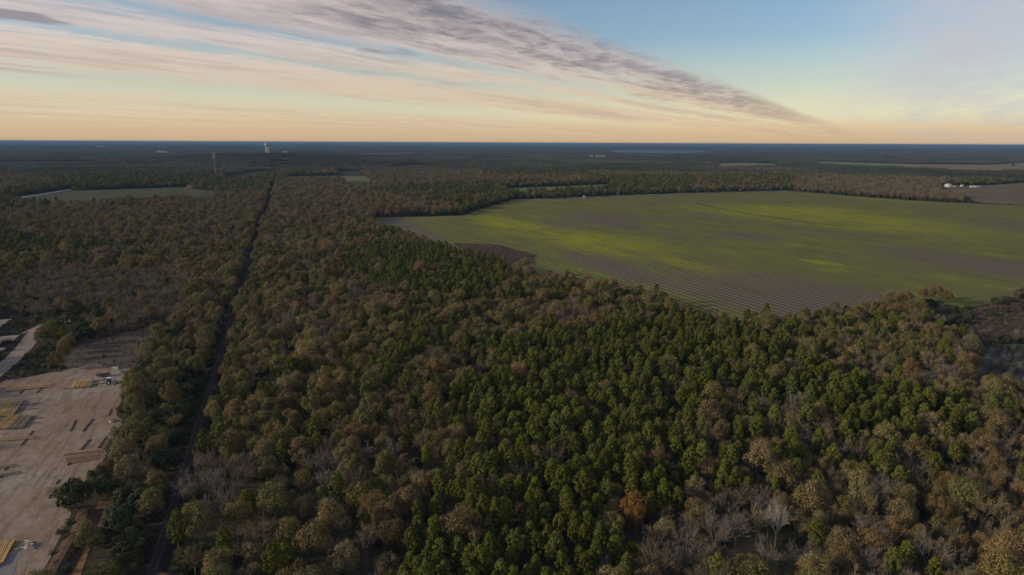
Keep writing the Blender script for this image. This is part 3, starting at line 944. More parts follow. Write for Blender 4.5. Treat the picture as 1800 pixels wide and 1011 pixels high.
def choose(x, y):
    """kind of tree for every spot: index in KN"""
    n = len(x)
    u = NR.uniform(0, 1, n)
    v1 = vnoise(x, y, 38, 1); v2 = vnoise(x, y, 90, 2); v3 = vnoise(x, y, 420, 3)
    r = np.hypot(x, y)
    W = np.zeros((n, len(KN)))
    ix = {k: i for i, k in enumerate(KN)}
    def setw(mask, **kw):
        W[mask] = 0
        for k, v in kw.items(): W[mask, ix[k]] = v
    al = np.ones(n, bool)
    setw(al, brown=.30, rust=.16, gold=.12, olive=.20, bare=.10, bare_brown=.12, pine=.05, pine_gold=.02, evergreen=.05)
    setw((v1 > .62), brown=.22, rust=.10, gold=.16, olive=.30, bare=.05, bare_brown=.08, pine=.10, evergreen=.06)
    setw((v1 < .26), brown=.28, rust=.18, bare=.18, bare_brown=.20, gold=.08, olive=.08)
    far = r > 700
    setw(far & (v3 > .50), pine=.34, evergreen=.32, olive=.18, brown=.16)
    setw(far & (v3 <= .50), brown=.28, bare=.10, bare_brown=.18, rust=.10, olive=.18, gold=.04, evergreen=.16)
    for z in Z_PINE2:
        q = inside(z, x, y); setw(q & (v1 > .42), pine=.24, pine_gold=.08, brown=.26, gold=.12, bare_brown=.14, olive=.16)
    for z in Z_PINE:
        q = inside(z, x, y)
        setw(q, pine=.58, pine_gold=.22, brown=.05, gold=.03, olive=.02, bare=.03, bare_brown=.06, rust=.01)
        setw(q & (v1 < .22), pine=.28, pine_gold=.12, brown=.16, gold=.12, bare=.12, bare_brown=.18)
    for z in Z_BARE:
        q = inside(z, x, y); setw(q & (v1 > .2), bare=.44, bare_brown=.26, gold=.10, brown=.08, olive=.05, pine_gold=.05)
    setw(inside(Z_RED, x, y), bare=.36, bare_brown=.30, brown=.12, olive=.08, evergreen=.12)
    setw(inside(Z_LEFT_EV[0], x, y), evergreen=.5, bush=.2, olive=.2, bare_brown=.1)
    setw(inside(Z_LEFT_EV[1], x, y), bush=.7, scrub=.3)
    setw(inside(Z_LOW, x, y), bush=.75, scrub=.25)
    setw(inside(Z_BROWN_R, x, y), bare=.30, bare_brown=.20, brown=.14, olive=.14, evergreen=.22)
    setw(inside(Z_HEDGE, x, y), bush=.8, scrub=.2)
    setw(inside(Z_RIGHT_DK, x, y), evergreen=.30, bare=.15, scrub=.25, bush=.30)
    setw(inside(CLEAR_R2, x, y), scrub=.6, bush=.35, evergreen=.05)
    setw(inside(Z_STRIP, x, y), evergreen=.45, olive=.34, brown=.12, bare_brown=.06)
    dr = seg_dist(R0, R1, x, y)
    setw((dr < 13) & (r > 330), olive=.34, brown=.24, gold=.10, evergreen=.18, bare_brown=.14)
    cum = np.cumsum(W, 1); cum /= cum[:, -1:]
    return (u[:, None] > cum).sum(1).clip(0, len(KN) - 1)


ROOM = np.array([{'pine': 4.9, 'pine_gold': 4.9, 'brown': 8.0, 'rust': 7.8, 'gold': 8.0, 'olive': 8.0, 'bare': 7.0, 'bare_brown': 7.0, 'evergreen': 6.8, 'scrub': 4.0, 'bush': 4.0}[k] for k in KN])
TREE = 0.70
ROOM = ROOM * TREE
x1, y1 = scatter(95, 780, 2.5)
k1 = choose(x1, y1)
s1 = NR.normal(1.0, .15, len(x1)).clip(.66, 1.38)
hw = np.isin(k1, [KN.index(k) for k in ('brown', 'rust', 'gold', 'olive')])
s1 = np.where(hw, 1.0 * np.exp(NR.normal(0, .22, len(x1))).clip(.55, 1.5), s1)
s1 *= np.where(inside(Z_RED, x1, y1), .80, 1.0) * np.where(inside(Z_STRIP, x1, y1), 1.08, 1.0)
o1 = np.where(~blocked(x1, y1, 3.0))[0]
o1 = o1[np.argsort(NR.uniform(0, 1, len(o1)))]
cell, taken, got = 4.5, {}, []
for i in o1:
    xi, yi, di = float(x1[i]), float(y1[i]), float(ROOM[k1[i]] * s1[i])
    cx_, cy_ = int(xi // cell), int(yi // cell)
    ok = True
    for a_ in range(cx_ - 2, cx_ + 3):
        for b_ in range(cy_ - 2, cy_ + 3):
            for (xj, yj, dj) in taken.get((a_, b_), ()):
                m_ = .5 * (di + dj)
                if (xi - xj) ** 2 + (yi - yj) ** 2 < m_ * m_ * .81: ok = False; break
            if not ok: break
        if not ok: break
    if ok:
        taken.setdefault((cx_, cy_), []).append((xi, yi, di)); got.append(i)
got = np.array(got)
x2, y2 = scatter(780, 2300, 7.2)
k2 = choose(x2, y2)
q2 = (NR.uniform(0, 1, len(x2)) < .9) & ~blocked(x2, y2, 3.0)
TX, TY = np.concatenate([x1[got], x2[q2]]), np.concatenate([y1[got], y2[q2]])
TK = np.concatenate([k1[got], k2[q2]])
TS = np.concatenate([s1[got], 1.1 * np.exp(NR.normal(0, .2, q2.sum())).clip(.6, 1.6)])
keep = np.ones(len(TX), bool)
lone = [(P(133, 893), 'evergreen', 1.15), (P(55, 585), None, 0)]
LX, LY = lone[0][0]
keep &= np.hypot(TX - LX, TY - LY) > 8
SNAG = P(1362, 962)
ORANGE = P(1106, 940)
for s_ in (SNAG, ORANGE): keep &= np.hypot(TX - s_[0], TY - s_[1]) > 3.6
keep &= np.hypot(TX - SNAG[0] * .97, TY - SNAG[1] * .97) > 6
for q_ in (.985, .96, .94): keep &= np.hypot(TX - ORANGE[0] * q_, TY - ORANGE[1] * q_) > 3.2
TX, TY, TK, TS = TX[keep], TY[keep], TK[keep], TS[keep]
nT = len(TX)
TR = NR.uniform(0, 6.283, nT)
dr = seg_dist(R0, R1, TX, TY)
TS *= np.where(inside(Z_RIGHT_DK, TX, TY), .85, 1.0)
TV = NR.integers(0, 1000, nT)

# ------------------------------------------------------------------ single trees in view, the largest of every kind
px, py = project(np.stack([TX, TY, np.full(nT, 7.0)], 1))
rr = np.sqrt(TX ** 2 + TY ** 2 + 90.0 ** 2)
CLSV = np.array([CLS[k] for k in KN])[TK]
single = np.zeros(nT, bool)
for c, lim in ((0, 300), (1, 210), (2, 90), (3, 260), (4, 150), (5, 60)):
    q = np.where((CLSV == c) & (px > -15) & (px < 1815) & (py < 1040))[0]
    q = q[np.argsort(rr[q])][:lim]
    single[q] = True

ZONES = [
    (lambda x, y, p, q: seg_dist(R0, R1, x, y) < 12, 'by the railway cut'),
    (lambda x, y, p, q: inside(grow(YARD, 9), x, y) | inside(Z_STRIP, x, y), 'between pole yard and railway'),
    (lambda x, y, p, q: (p < 420) & (q < 660), 'in the wood behind the pole yard'),
    (lambda x, y, p, q: inside(Z_RIGHT_DK, x, y) | inside(grow(CLEAR_R, 20), x, y), 'around the grey grass clearing'),
    (lambda x, y, p, q: inside(Z_PINE[0], x, y), 'in the big pine stand'),
    (lambda x, y, p, q: inside(Z_PINE[1], x, y), 'in the dark pine strip'),
    (lambda x, y, p, q: inside(Z_BARE[0], x, y), 'in the wood around the snag'),
    (lambda x, y, p, q: (q < 640) & (p > 900), 'in the belt below the field'),
    (lambda x, y, p, q: (p > 1500), 'in the wood below the clearing'),
    (lambda x, y, p, q: (p < 960), 'between railway and pine stand'),
    (lambda x, y, p, q: p > -1e9, 'beside the pine stand'),
]
ONES = ' first second third fourth fifth sixth seventh eighth ninth tenth eleventh twelfth thirteenth fourteenth fifteenth sixteenth seventeenth eighteenth nineteenth'.split(' ')


def ordinal(n):
    if n < 20: return ONES[n]
    t = ['', '', 'twenty', 'thirty', 'forty', 'fifty', 'sixty', 'seventy', 'eighty', 'ninety'][n // 10]
    return (t[:-1] + 'ieth') if n % 10 == 0 else t + '-' + ONES[n % 10]


zid = np.full(nT, -1)
for i, (fn, a) in enumerate(ZONES):
    q = fn(TX, TY, px, py) & (zid < 0)
    zid[q] = i


def place_tree(name, shape, mat, loc, sc, rz, label, cat, group=None):
    tm, cm, _ = shape
    e = obj(name, None, None, loc, rz, label, cat, group)
    e.scale = (sc, sc, sc)
    obj('trunk', tm, e)
    c = obj('crown', cm, e)
    if mat:
        c.material_slots[0].link = 'OBJECT'
        c.material_slots[0].material = mat
    return e


CELLS = {}
for i in np.where(single)[0]:
    sz = 'small ' if TS[i] < .85 else ('large ' if TS[i] > 1.2 else '')
    band = 'bottom edge' if py[i] > 900 else ('lower band' if py[i] > 760 else ('middle band' if py[i] > 620 else 'upper band'))
    CELLS.setdefault((TK[i], sz, zid[i], band), []).append(i)
for (tk_, sz, z_, band), ids in CELLS.items():
    shp, mt, nm, word = KINDS[KN[tk_]]
    if nm == 'olive_tree_crown': nm = 'hardwood_tree'
    cat = {'pine_tree': 'pine', 'shrub': 'shrub'}.get(nm, 'tree')
    ids = sorted(ids, key=lambda i: px[i])
    for n_, i in enumerate(ids):
        end = '' if len(ids) == 1 else ', %s from left' % ordinal(n_ + 1)
        lab = '%s%s %s, %s%s' % (sz, word, ZONES[z_][1], band, end)
        place_tree(nm, SHAPES[shp][TV[i] % len(SHAPES[shp])], M[mt], (TX[i], TY[i], 0), TS[i] * TREE, TR[i], lab, cat, word + 's ' + ZONES[z_][1])

place_tree('evergreen_tree', SHAPES['evergreen'][0], M['dark'], (LX, LY, 0), 1.0, .4, 'round dark evergreen standing over the ditch beside the stacked weathered poles', 'tree').scale = (.9, .9, 1.12)
place_tree('snag_tree', SHAPES['snag'][0], None, (*SNAG, 0), .82, 1.0, 'bleached white leafless snag alone in a dark gap', 'tree')
place_tree('hardwood_tree', SHAPES['hardwood'][2], M['orange'], (*ORANGE, 0), .82, 2.0, 'bright orange brown tree among the green pines', 'tree')
lt = P(1781, 292.5)
place_tree('evergreen_tree', SHAPES['evergreen'][1], M['dark'], (*lt, 0), 1.6, 2.0, 'lone round tree standing in the long tan field strip', 'tree')
lt = P(577, 310)
place_tree('evergreen_tree', SHAPES['evergreen'][2], M['dark'], (*lt, 0), 1.7, 1.0, 'lone spreading tree in the small green clearing far along the railway', 'tree')

# ------------------------------------------------------------------ all other trees: one mass per kind
def instancer(name, label, protos, pts, idx, sc, rot, szs=None):
    lib = bpy.data.collections.new(name + '_shapes')
    for j, o in enumerate(protos):
        lib.objects.link(o)
    n = len(pts)
    me = bpy.data.meshes.new(name)
    me.vertices.add(n)
    me.vertices.foreach_set('co', np.asarray(pts, 'f4').ravel())
    for an, typ, val in (('idx', 'INT', idx.astype('i4')), ('rz', 'FLOAT', rot.astype('f4'))):
        a = me.attributes.new(an, typ, 'POINT'); a.data.foreach_set('value', val)
    a = me.attributes.new('sc', 'FLOAT_VECTOR', 'POINT')
    a.data.foreach_set('vector', np.asarray(sc, 'f4').ravel())
    me.update()
    o = obj(name, me, label=label, kind='stuff')
    g = bpy.data.node_groups.new(name, 'GeometryNodeTree')
    g.interface.new_socket('Geometry', in_out='INPUT', socket_type='NodeSocketGeometry')
    g.interface.new_socket('Geometry', in_out='OUTPUT', socket_type='NodeSocketGeometry')
    nn = g.nodes
    gi, go = nn.new('NodeGroupInput'), nn.new('NodeGroupOutput')
    ci = nn.new('GeometryNodeCollectionInfo')
    ci.inputs['Collection'].default_value = lib
    ci.inputs['Separate Children'].default_value = True
    ci.inputs['Reset Children'].default_value = True
    ip = nn.new('GeometryNodeInstanceOnPoints')
    ip.inputs['Pick Instance'].default_value = True
    def attr(nm, ty):
        q = nn.new('GeometryNodeInputNamedAttribute'); q.data_type = ty
        q.inputs['Name'].default_value = nm
        return q.outputs[0]
    cx = nn.new('ShaderNodeCombineXYZ')
    er = nn.new('FunctionNodeEulerToRotation')
    L = g.links.new
    L(gi.outputs[0], ip.inputs['Points'])
    L(ci.outputs[0], ip.inputs['Instance'])
    L(attr('idx', 'INT'), ip.inputs['Instance Index'])
    L(attr('rz', 'FLOAT'), cx.inputs[2])
    L(cx.outputs[0], er.inputs[0])
    L(er.outputs[0], ip.inputs['Rotation'])
    L(attr('sc', 'FLOAT_VECTOR'), ip.inputs['Scale'])
    L(ip.outputs[0], go.inputs[0])
    md = o.modifiers.new('scatter', 'NODES')
    md.node_group = g
    return o


def joined(tm, cm, mat, name):
    """trunk and crown in one mesh, used only by the masses"""
    va = np.zeros(len(tm.vertices) * 3, 'f4'); tm.vertices.foreach_get('co', va)
    vb = np.zeros(len(cm.vertices) * 3, 'f4'); cm.vertices.foreach_get('co', vb)
    fa = [tuple(p.vertices) for p in tm.polygons]
    na = len(va) // 3
    nb = len(vb) // 9
    v = np.concatenate([va, vb]).reshape(-1, 3)
    f = fa + [(na + 3 * i, na + 3 * i + 1, na + 3 * i + 2) for i in range(nb)]
    return mesh(name, v.tolist(), f, (tm.materials[0], mat), [0] * len(fa) + [1] * nb)


MASS = [
    ('pine_forest', [k for k in KN if CLS[k] == 0], 'mass of green pines filling the rest of the pine woods'),
    ('hardwood_forest', [k for k in KN if CLS[k] == 1], 'mass of brown and rust hardwoods in the middle distance'),
    ('olive_forest', [k for k in KN if CLS[k] == 2], 'mass of olive green hardwoods in the middle distance'),
    ('leafless_forest', [k for k in KN if CLS[k] == 3], 'mass of leafless grey trees in the middle distance'),
    ('evergreen_forest', [k for k in KN if CLS[k] == 4], 'mass of dark evergreens along the field rims and railway'),
    ('undergrowth', [k for k in KN if CLS[k] == 5], 'low reddish and dark shrubs under the trees and in the scrub'),
]
# low growth: scrub areas, yard rims, corridor and forest gaps
ux, uy = scatter(95, 420, 3.4)
vx, vy = scatter(420, 800, 3.4)
vq = inside(SCRUB_F, vx, vy) | (inside(grow(FIELD, 12), vx, vy) & ~inside(FIELD, vx, vy))
ux, uy = np.concatenate([ux, vx[vq]]), np.concatenate([uy, vy[vq]])
inred = inside(Z_RED, ux, uy); inr2 = inside(CLEAR_R2, ux, uy); inw = inside(WEEDS, ux, uy)
ins_ = inside(SCRUB_F, ux, uy)
ditch_d = np.min([seg_dist(DITCH[i], DITCH[i + 1], ux, uy) for i in range(len(DITCH) - 1)], 0)
lane_d = np.min([seg_dist(LANE[i], LANE[i + 1], ux, uy) for i in range(len(LANE) - 1)], 0)
edge = inside(grow(YARD, 5), ux, uy) & ~inside(YARD, ux, uy)
rim_r = inside(grow(CLEAR_R, 9), ux, uy) & ~inside(CLEAR_R, ux, uy)
uu = NR.uniform(0, 1, len(ux))
free = ~inside(YARD, ux, uy) & ~inside(FIELD, ux, uy) & ~inside(CLEAR_R, ux, uy) & (seg_dist(R0, R1, ux, uy) > 2.7)
for pts, w in ROADS + [(LANE, 4.0)]:
    for i in range(len(pts) - 1): free &= seg_dist(pts[i], pts[i + 1], ux, uy) > w / 2 + .8
for s_ in SAND: free &= ~inside(s_, ux, uy)
keep = free & ((inred & (uu < .9)) | (inr2 & (uu < .9)) | (inw & (uu < .55) & (vnoise(ux, uy, 11, 4) > .5)) | (edge & (uu < .7)) | rim_r | (uu < .22) | ((seg_dist(R0, R1, ux, uy) < 5.5) & (uu < .8))) & ~((lane_d < 4.5) & (uu > .3))
keep |= (ditch_d < 1.9) & (uu < .75)
keep |= ins_ & (uu < .8)
keep |= inside(CLEAR_R, ux, uy) & (uu < .30) & (vnoise(ux, uy, 14, 8) > .45)
ux, uy, inred, inr2 = ux[keep], uy[keep], inred[keep], inr2[keep]
ins_ = ins_[keep]
uk = np.where((inred | inr2 | ins_ | inside(WEEDS, ux, uy)) & (NR.uniform(0, 1, len(ux)) < .8), KN.index('scrub'), KN.index('bush'))
us = NR.uniform(.55, 1.25, len(ux)) * np.where(inside(WEEDS, ux, uy), .38, 1.0) * np.where(ins_, .55, 1.0) * np.where(inside(CLEAR_R, ux, uy), .4, 1.0)

for nm, ks, lab in MASS:
    protos, look = [], {}
    for k in ks:
        shp, mt, _, _ = KINDS[k]
        for j, (tm, cm, _d) in enumerate(SHAPES[shp]):
            look[(k, j)] = len(protos)
            protos.append(bpy.data.objects.new('%s_%03d' % (nm, len(protos)), joined(tm, cm, M[mt], nm)))
    q = np.where(np.isin(TK, [KN.index(k) for k in ks]) & ~single)[0]
    X, Y, K, SC, RT, V = TX[q], TY[q], TK[q], TS[q] * TREE, TR[q], TV[q]
    if nm == 'undergrowth':
        X, Y, K = np.concatenate([X, ux]), np.concatenate([Y, uy]), np.concatenate([K, uk])
        SC = np.concatenate([SC, us]); RT = np.concatenate([RT, NR.uniform(0, 6.28, len(ux))]); V = np.concatenate([V, NR.integers(0, 1000, len(ux))])
    idx = np.array([look[(KN[a], int(v) % len(SHAPES[KINDS[KN[a]][0]]))] for a, v in zip(K, V)])
    zz = height(X, Y)
    instancer(nm, lab, protos, np.stack([X, Y, zz], 1), idx, np.stack([SC, SC, SC], 1), RT)

# ------------------------------------------------------------------ far woods: patches of small crowns
def patch(size, n, seed, mats, probs):
    r = np.random.default_rng(seed)
    arrs, mi = [], []
    g = int(math.sqrt(n))
    for a in range(g):
        for b in range(g):
            cx_ = ((a + r.uniform(.1, .9)) / g - .5) * size; cy_ = ((b + r.uniform(.1, .9)) / g - .5) * size
            R = r.uniform(2.6, 4.4); Ht = r.uniform(7.5, 13)
            k = 34
            d = r.normal(size=(k, 3)); d /= np.linalg.norm(d, axis=1)[:, None]; d[:, 2] = np.abs(d[:, 2]) * 1.1 - .25
            pos = np.array((cx_, cy_, Ht - 3.6)) + d * np.array((R, R, 3.7)) * r.uniform(.75, 1.08, (k, 1))
            nr = d + r.normal(size=(k, 3)) * .3; nr /= np.linalg.norm(nr, axis=1)[:, None]
            arrs.append(cards(pos, nr, r.uniform(.65, 1.35, k)))
            mi += [r.choice(len(mats), p=probs)] * k
    me = tri_mesh('wood_patch', arrs, mats[0])
    for m_ in mats[1:]: me.materials.append(m_)
    me.polygons.foreach_set('material_index', np.array(mi, 'i4'))
    return me


def leafy_far(name, c):
    def f(k):
        p = k.node('ShaderNodeNewGeometry', None, 'Position')
        n = k.noise(p, 0.12, 3.0, 0.6)
        n2 = k.noise(p, 0.0016, 3.0, 0.5)
        g = k.add(k.mul(k.sub(n, 0.5), 0.9), k.add(k.mul(k.sub(n2, 0.5), 1.6), 1.1))
        return k.mix(1.0, c, k.comb(g, g, g), 'MULTIPLY')
    return material(name, f, 0.85, 0.1, 0.15)


fp = leafy_far('far_pine', (0.056, 0.068, 0.028)); fd = leafy_far('far_evergreen', (0.044, 0.052, 0.030))
fb = leafy_far('far_brown', (0.105, 0.082, 0.056)); ft = leafy_far('far_twig', (0.120, 0.098, 0.082)); fo = leafy_far('far_olive', (0.078, 0.074, 0.038))
MIX = [([fp, fd, fo], [.6, .3, .1]), ([fp, fd, fb], [.4, .3, .3]), ([fb, ft, fo], [.4, .3, .3]), ([ft, fb, fd], [.4, .35, .25]), ([fo, fb, fd], [.4, .3, .3])]
protos = []
for i in range(10):
    mt, pr = MIX[i // 2]
    protos.append(bpy.data.objects.new('far_woods_%03d' % i, patch(66, 121, 50 + i, mt, pr)))
fx, fy = scatter(2290, 11000, 60)
b = np.zeros(len(fx), bool)
for dx, dy in ((0, 0), (28, 0), (-28, 0), (0, 28), (0, -28)):
    b |= blocked(fx + dx, fy + dy, 2.0)
fx, fy = fx[~b], fy[~b]
gx2, gy2 = scatter(11000, 25500, 250)
n1, n2 = len(fx), len(gx2)
X, Y = np.concatenate([fx, gx2]), np.concatenate([fy, gy2])
v = vnoise(X, Y, 420, 3) * .6 + vnoise(X, Y, 1300, 6) * .4
q = np.argsort(np.argsort(v)) / len(v)
base = np.array([8, 6, 4, 2, 0])[np.clip((q * 5).astype(int), 0, 4)]
base = np.where(NR.uniform(0, 1, len(X)) < .25, NR.integers(0, 5, len(X)) * 2, base)
idx = base + NR.integers(0, 2, len(X))
sxy = np.concatenate([np.full(n1, 1.0), np.full(n2, 4.1)])
sz = NR.uniform(.85, 1.15, len(X)) * np.concatenate([np.ones(n1), NR.uniform(.8, 2.0, n2)])
instancer('far_woods', 'endless dark bluish woodland stretching to the horizon', protos, np.stack([X, Y, height(X, Y)], 1), idx, np.stack([sxy, sxy, sz], 1), NR.integers(0, 4, len(X)) * math.pi / 2)

# ------------------------------------------------------------------ pole yard
ORD = ['first', 'second', 'third', 'fourth', 'fifth', 'sixth', 'seventh', 'eighth', 'ninth', 'tenth', 'eleventh', 'twelfth', 'thirteenth', 'fourteenth']


def pole_thing(name, a, b, z, r0, r1, mat, label, cat, group):
    a3, b3 = Vector((*a, z)), Vector((*b, z))
    mid = (a3 + b3) / 2
    o = obj(name, MB().tube(a3 - mid, b3 - mid, r0, r1, 9).mesh(name, M[mat]), None, tuple(mid), 0, label, cat, group)
    return o


def stack(a0, a1, b0, b1, n, mats, where, edge_word, layers=1):
    """poles laid side by side from line a to line b; pixel ends"""
    A0, A1, B0, B1 = (np.array(P(*p, 0.5)) for p in (a0, a1, b0, b1))
    g = 'wooden poles in the ' + where
    for i in range(n):
        t = i / max(1, n - 1)
        j = rnd.uniform(-.25, .25)
        p0 = A0 + (B0 - A0) * t; p1 = A1 + (B1 - A1) * t
        d = (p1 - p0) / np.linalg.norm(p1 - p0)
        m_ = mats[i % len(mats)] if callable(mats) is False else mats(i)
        pole_thing('wooden_pole', p0 + d * j, p1 + d * (j + rnd.uniform(-.3, .3)), .50 + rnd.uniform(-.03, .06), .25, .19, m_,
                   '%s pole from the %s, %s' % (ORD[i], edge_word, where), 'pole', g)


NEW, OLD, GRY = 'pole_new', 'pole_old', 'pole_grey'
stack((9, 687), (90, 679), (11, 680), (92, 672.5), 7, [OLD, OLD, GRY, OLD, NEW, GRY, OLD], 'long weathered stack under the dark brush', 'near side')
stack((-14, 731), (10, 702), (22, 731), (42, 704), 12, [NEW, NEW, OLD, NEW, NEW, NEW, OLD, NEW, OLD, GRY, NEW, GRY], 'upper of the two fresh yellow stacks', 'outer end')
stack((-14, 755), (17, 729), (39, 752), (57, 730), 13, [NEW, NEW, NEW, OLD, NEW, NEW, OLD, GRY, OLD, GRY, GRY, OLD, GRY], 'lower of the two fresh yellow stacks', 'outer end')
stack((-22, 776), (61, 769.5), (-22, 773), (60, 766), 3, [OLD, GRY, OLD], 'three pole row with a leaning skid', 'near side')
stack((-30, 840), (37, 830.5), (-30, 838), (36, 828.5), 2, [GRY, GRY], 'dark pole pair across the middle of the yard', 'near side')
stack((-30, 826), (28, 818), (-30, 824), (27, 816), 2, [OLD, GRY], 'short pole pair across the middle of the yard', 'near side')
stack((117, 814), (173, 805), (113, 795), (178, 789), 8, [OLD, OLD, GRY, OLD, OLD, GRY, OLD, OLD], 'wide tan stack beside the evergreen strip', 'near side')
stack((80, 870), (116, 864), (83, 857), (118, 852), 6, [OLD, GRY, OLD, GRY, OLD, OLD], 'small tan stack half behind the round evergreen', 'near side')
stack((127, 682), (136, 669), (160, 679.5), (166, 667), 10, [NEW, OLD, NEW, OLD, NEW, NEW, NEW, OLD, OLD, GRY], 'short yellow stack next to the tractor', 'road side')
stack((209, 675.5), (224, 675), (212, 667), (230, 666.5), 4, [NEW, OLD, OLD, NEW], 'little board pile beyond the tractor', 'near side')
stack((-20, 1000), (0, 950), (3, 990), (24, 951), 7, [NEW, OLD, NEW, NEW, OLD, NEW, NEW], 'bright yellow stack at the bottom corner of the yard', 'outer end')

SK = [((34, 693), (44, 683), 'under the long weathered stack, road end'), ((64, 691), (76, 680), 'under the long weathered stack, tractor end'),
      ((-20, 719), (74, 709), 'jutting far out from the upper yellow stack'), ((-20, 727), (68, 718.5), 'jutting from the near edge of the upper yellow stack'),
      ((-20, 742), (76, 735), 'jutting far out from the lower yellow stack'), ((-20, 751), (70, 743), 'jutting from the near edge of the lower yellow stack'),
      ((37, 784), (58, 758), 'leaning skid crossing the three pole row'), ((50, 749), (57, 736), 'thin pale skid tilted against the lower yellow stack'),
      ((8, 828), (15, 818), 'tiny skid under the short pole pair'), ((-2, 842), (4, 836), 'tiny skid under the dark pole pair'),
      ((119, 819), (124, 811), 'stub showing under the wide tan stack'), ((141, 792), (158, 773), 'behind the wide tan stack, yard side'), ((171, 790), (187, 768), 'behind the wide tan stack, tree side'),
      ((123.5, 759), (133, 739), 'lying alone on the red sand, yard side'), ((145, 759), (164, 737), 'lying alone on the red sand, tree side'), ((190, 731), (195, 720), 'short pale skid at the brush rim'),
      ((98, 852), (103, 844), 'stub behind the small tan stack'), ((86, 877), (90, 868), 'stub below the small tan stack'),
      ((112, 684), (163, 680), 'long dark skid in front of the short yellow stack'), ((160, 672), (188, 667), 'upper skid reaching from the short yellow stack to the tractor'), ((160, 678), (188, 673.5), 'lower skid reaching from the short yellow stack to the tractor')]
for a, b, w in SK:
    pole_thing('skid_log', P(*a), P(*b), .17, .2, .17, 'pole_grey' if 'pale' in w else 'skid', 'dark skid log ' + w if 'skid' not in w and 'stub' not in w else w, 'log', 'skid logs in the pole yard')

# machine: farm tractor with cab and loader
tx, ty = P(196, 675)
tr = obj('tractor', None, None, (tx, ty, 0), math.radians(12), 'grey tractor with dark wheels parked by the yellow poles', 'tractor')
mb = MB(); mb.box((1.0, 0, 1.25), (2.1, .95, .8), 0, .9); mb.box((-.5, 0, 1.0), (1.6, 1.0, .6)); mb.box((2.1, 0, .9), (.25, .9, .7))
obj('body', mb.mesh('tractor_body', M['machine']), tr)
mb = MB(); mb.box((-.7, 0, 2.0), (1.3, 1.35, 1.3), 0, .9)
cb = obj('cab', mb.mesh('tractor_cab', M['glass']), tr)
obj('cab_roof', MB().box((-.7, 0, 2.75), (1.5, 1.5, .16)).mesh('cab_roof', M['white']), cb)


def wheel(r, w):
    mb = MB()
    pr = [(r * .55, -w / 2), (r * .92, -w / 2), (r, -w * .3), (r, w * .3), (r * .92, w / 2), (r * .55, w / 2)]
    mb.lathe(pr, 18)
    mb.v = [(x_, z_, y_) for x_, y_, z_ in mb.v]
    hub = MB(); hub.lathe([(0.02, -w * .2), (r * .56, -w * .25), (r * .56, w * .25), (0.02, w * .2)], 14)
    hub.v = [(x_, z_, y_) for x_, y_, z_ in hub.v]
    return mb, hub


for r, w, pts in ((.95, .5, [(-.8, .95), (-.8, -.95)]), (.62, .35, [(1.6, .8), (1.6, -.8)])):
    a, b = wheel(r, w)
    tm_, hm_ = a.mesh('tyre', M['rubber']), b.mesh('rim', M['white'])
    for (x_, y_) in pts:
        wo = obj('wheel', tm_, tr, (x_, y_, r))
        obj('rim', hm_, wo)
mb = MB(); mb.tube((1.2, .55, 1.7), (3.0, .55, .9), .1, .1); mb.tube((1.2, -.55, 1.7), (3.0, -.55, .9), .1, .1)
obj('loader_arm', mb.mesh('loader_arm', M['machine']), tr)
mb = MB(); mb.box((3.3, 0, .55), (.9, 1.9, .7), 0, 1.15)
obj('bucket', mb.mesh('bucket', M['debris']), tr)
mb = MB(); mb.tube((1.2, .3, 1.6), (1.2, .3, 2.4), .06, .06)
obj('exhaust_pipe', mb.mesh('exhaust', M['rubber']), tr)

# trailer with timber behind it
tx, ty = P(182, 662)
tl = obj('log_trailer', None, None, (tx, ty, 0), math.radians(25), 'dark low log trailer piled with timber behind the tractor', 'trailer')
mb = MB(); mb.box((0, 0, .75), (5.2, 1.9, .2)); mb.tube((2.6, 0, .7), (4.2, 0, .5), .08, .08)
obj('bed', mb.mesh('trailer_bed', M['debris']), tl)
for x_ in (-2.4, 2.4):
    for y_ in (-.9, .9):
        obj('stake', MB().tube((x_, y_, .8), (x_, y_, 2.0), .06, .05, 5).mesh('stake', M['skid']), tl)
a, b = wheel(.45, .28)
tm_, hm_ = a.mesh('tyre', M['rubber']), b.mesh('rim', M['machine'])
for x_ in (-.6, .6):
    for y_ in (-1.0, 1.0):
        wo = obj('wheel', tm_, tl, (x_, y_, .45)); obj('rim', hm_, wo)
for i in range(5):
    obj('log', MB().tube((-2.5, -.6 + i * .3, 1.05 + (i % 2) * .28), (2.5 + rnd.uniform(-.4, .6), -.6 + i * .3, 1.05 + (i % 2) * .28), .17, .14, 7).mesh('log', M['skid']), tl)


def heap(name, at, s, n, mat, label, cat, seed):
    """irregular mound with broken pieces sticking out"""
    r = random.Random(seed)
    v, f = [], []
    na, nr_ = 14, 5
    for j in range(nr_ + 1):
        for i in range(na):
            a = 2 * math.pi * i / na
            q = 1 - j / nr_
            w = r.uniform(.8, 1.15)
            v.append((math.cos(a) * s[0] * q * w, math.sin(a) * s[1] * q * w, -.05 if j == 0 else s[2] * (1 - q * q) * r.uniform(.75, 1.15)))
    for j in range(nr_):
        for i in range(na):
            k = (i + 1) % na
            f.append((j * na + i, j * na + k, (j + 1) * na + k, (j + 1) * na + i))
    e = obj(name, mesh(name, v, f, (M[mat],)), None, (*P(*at), 0), r.uniform(0, 3), label, cat)
    for i in range(n):
        a = r.uniform(0, 6.28); d = r.uniform(.2, .9)
        p = Vector((math.cos(a) * s[0] * d, math.sin(a) * s[1] * d, s[2] * (1 - d * d) * .8))
        q = p + Vector((r.uniform(-1.6, 1.6), r.uniform(-1.6, 1.6), r.uniform(.0, .7)))
        obj('plank', MB().tube(p, q, .11, .08, 5).mesh('plank', M[r.choice(['debris', 'white', 'pole_old', 'skid'])]), e)
    return e


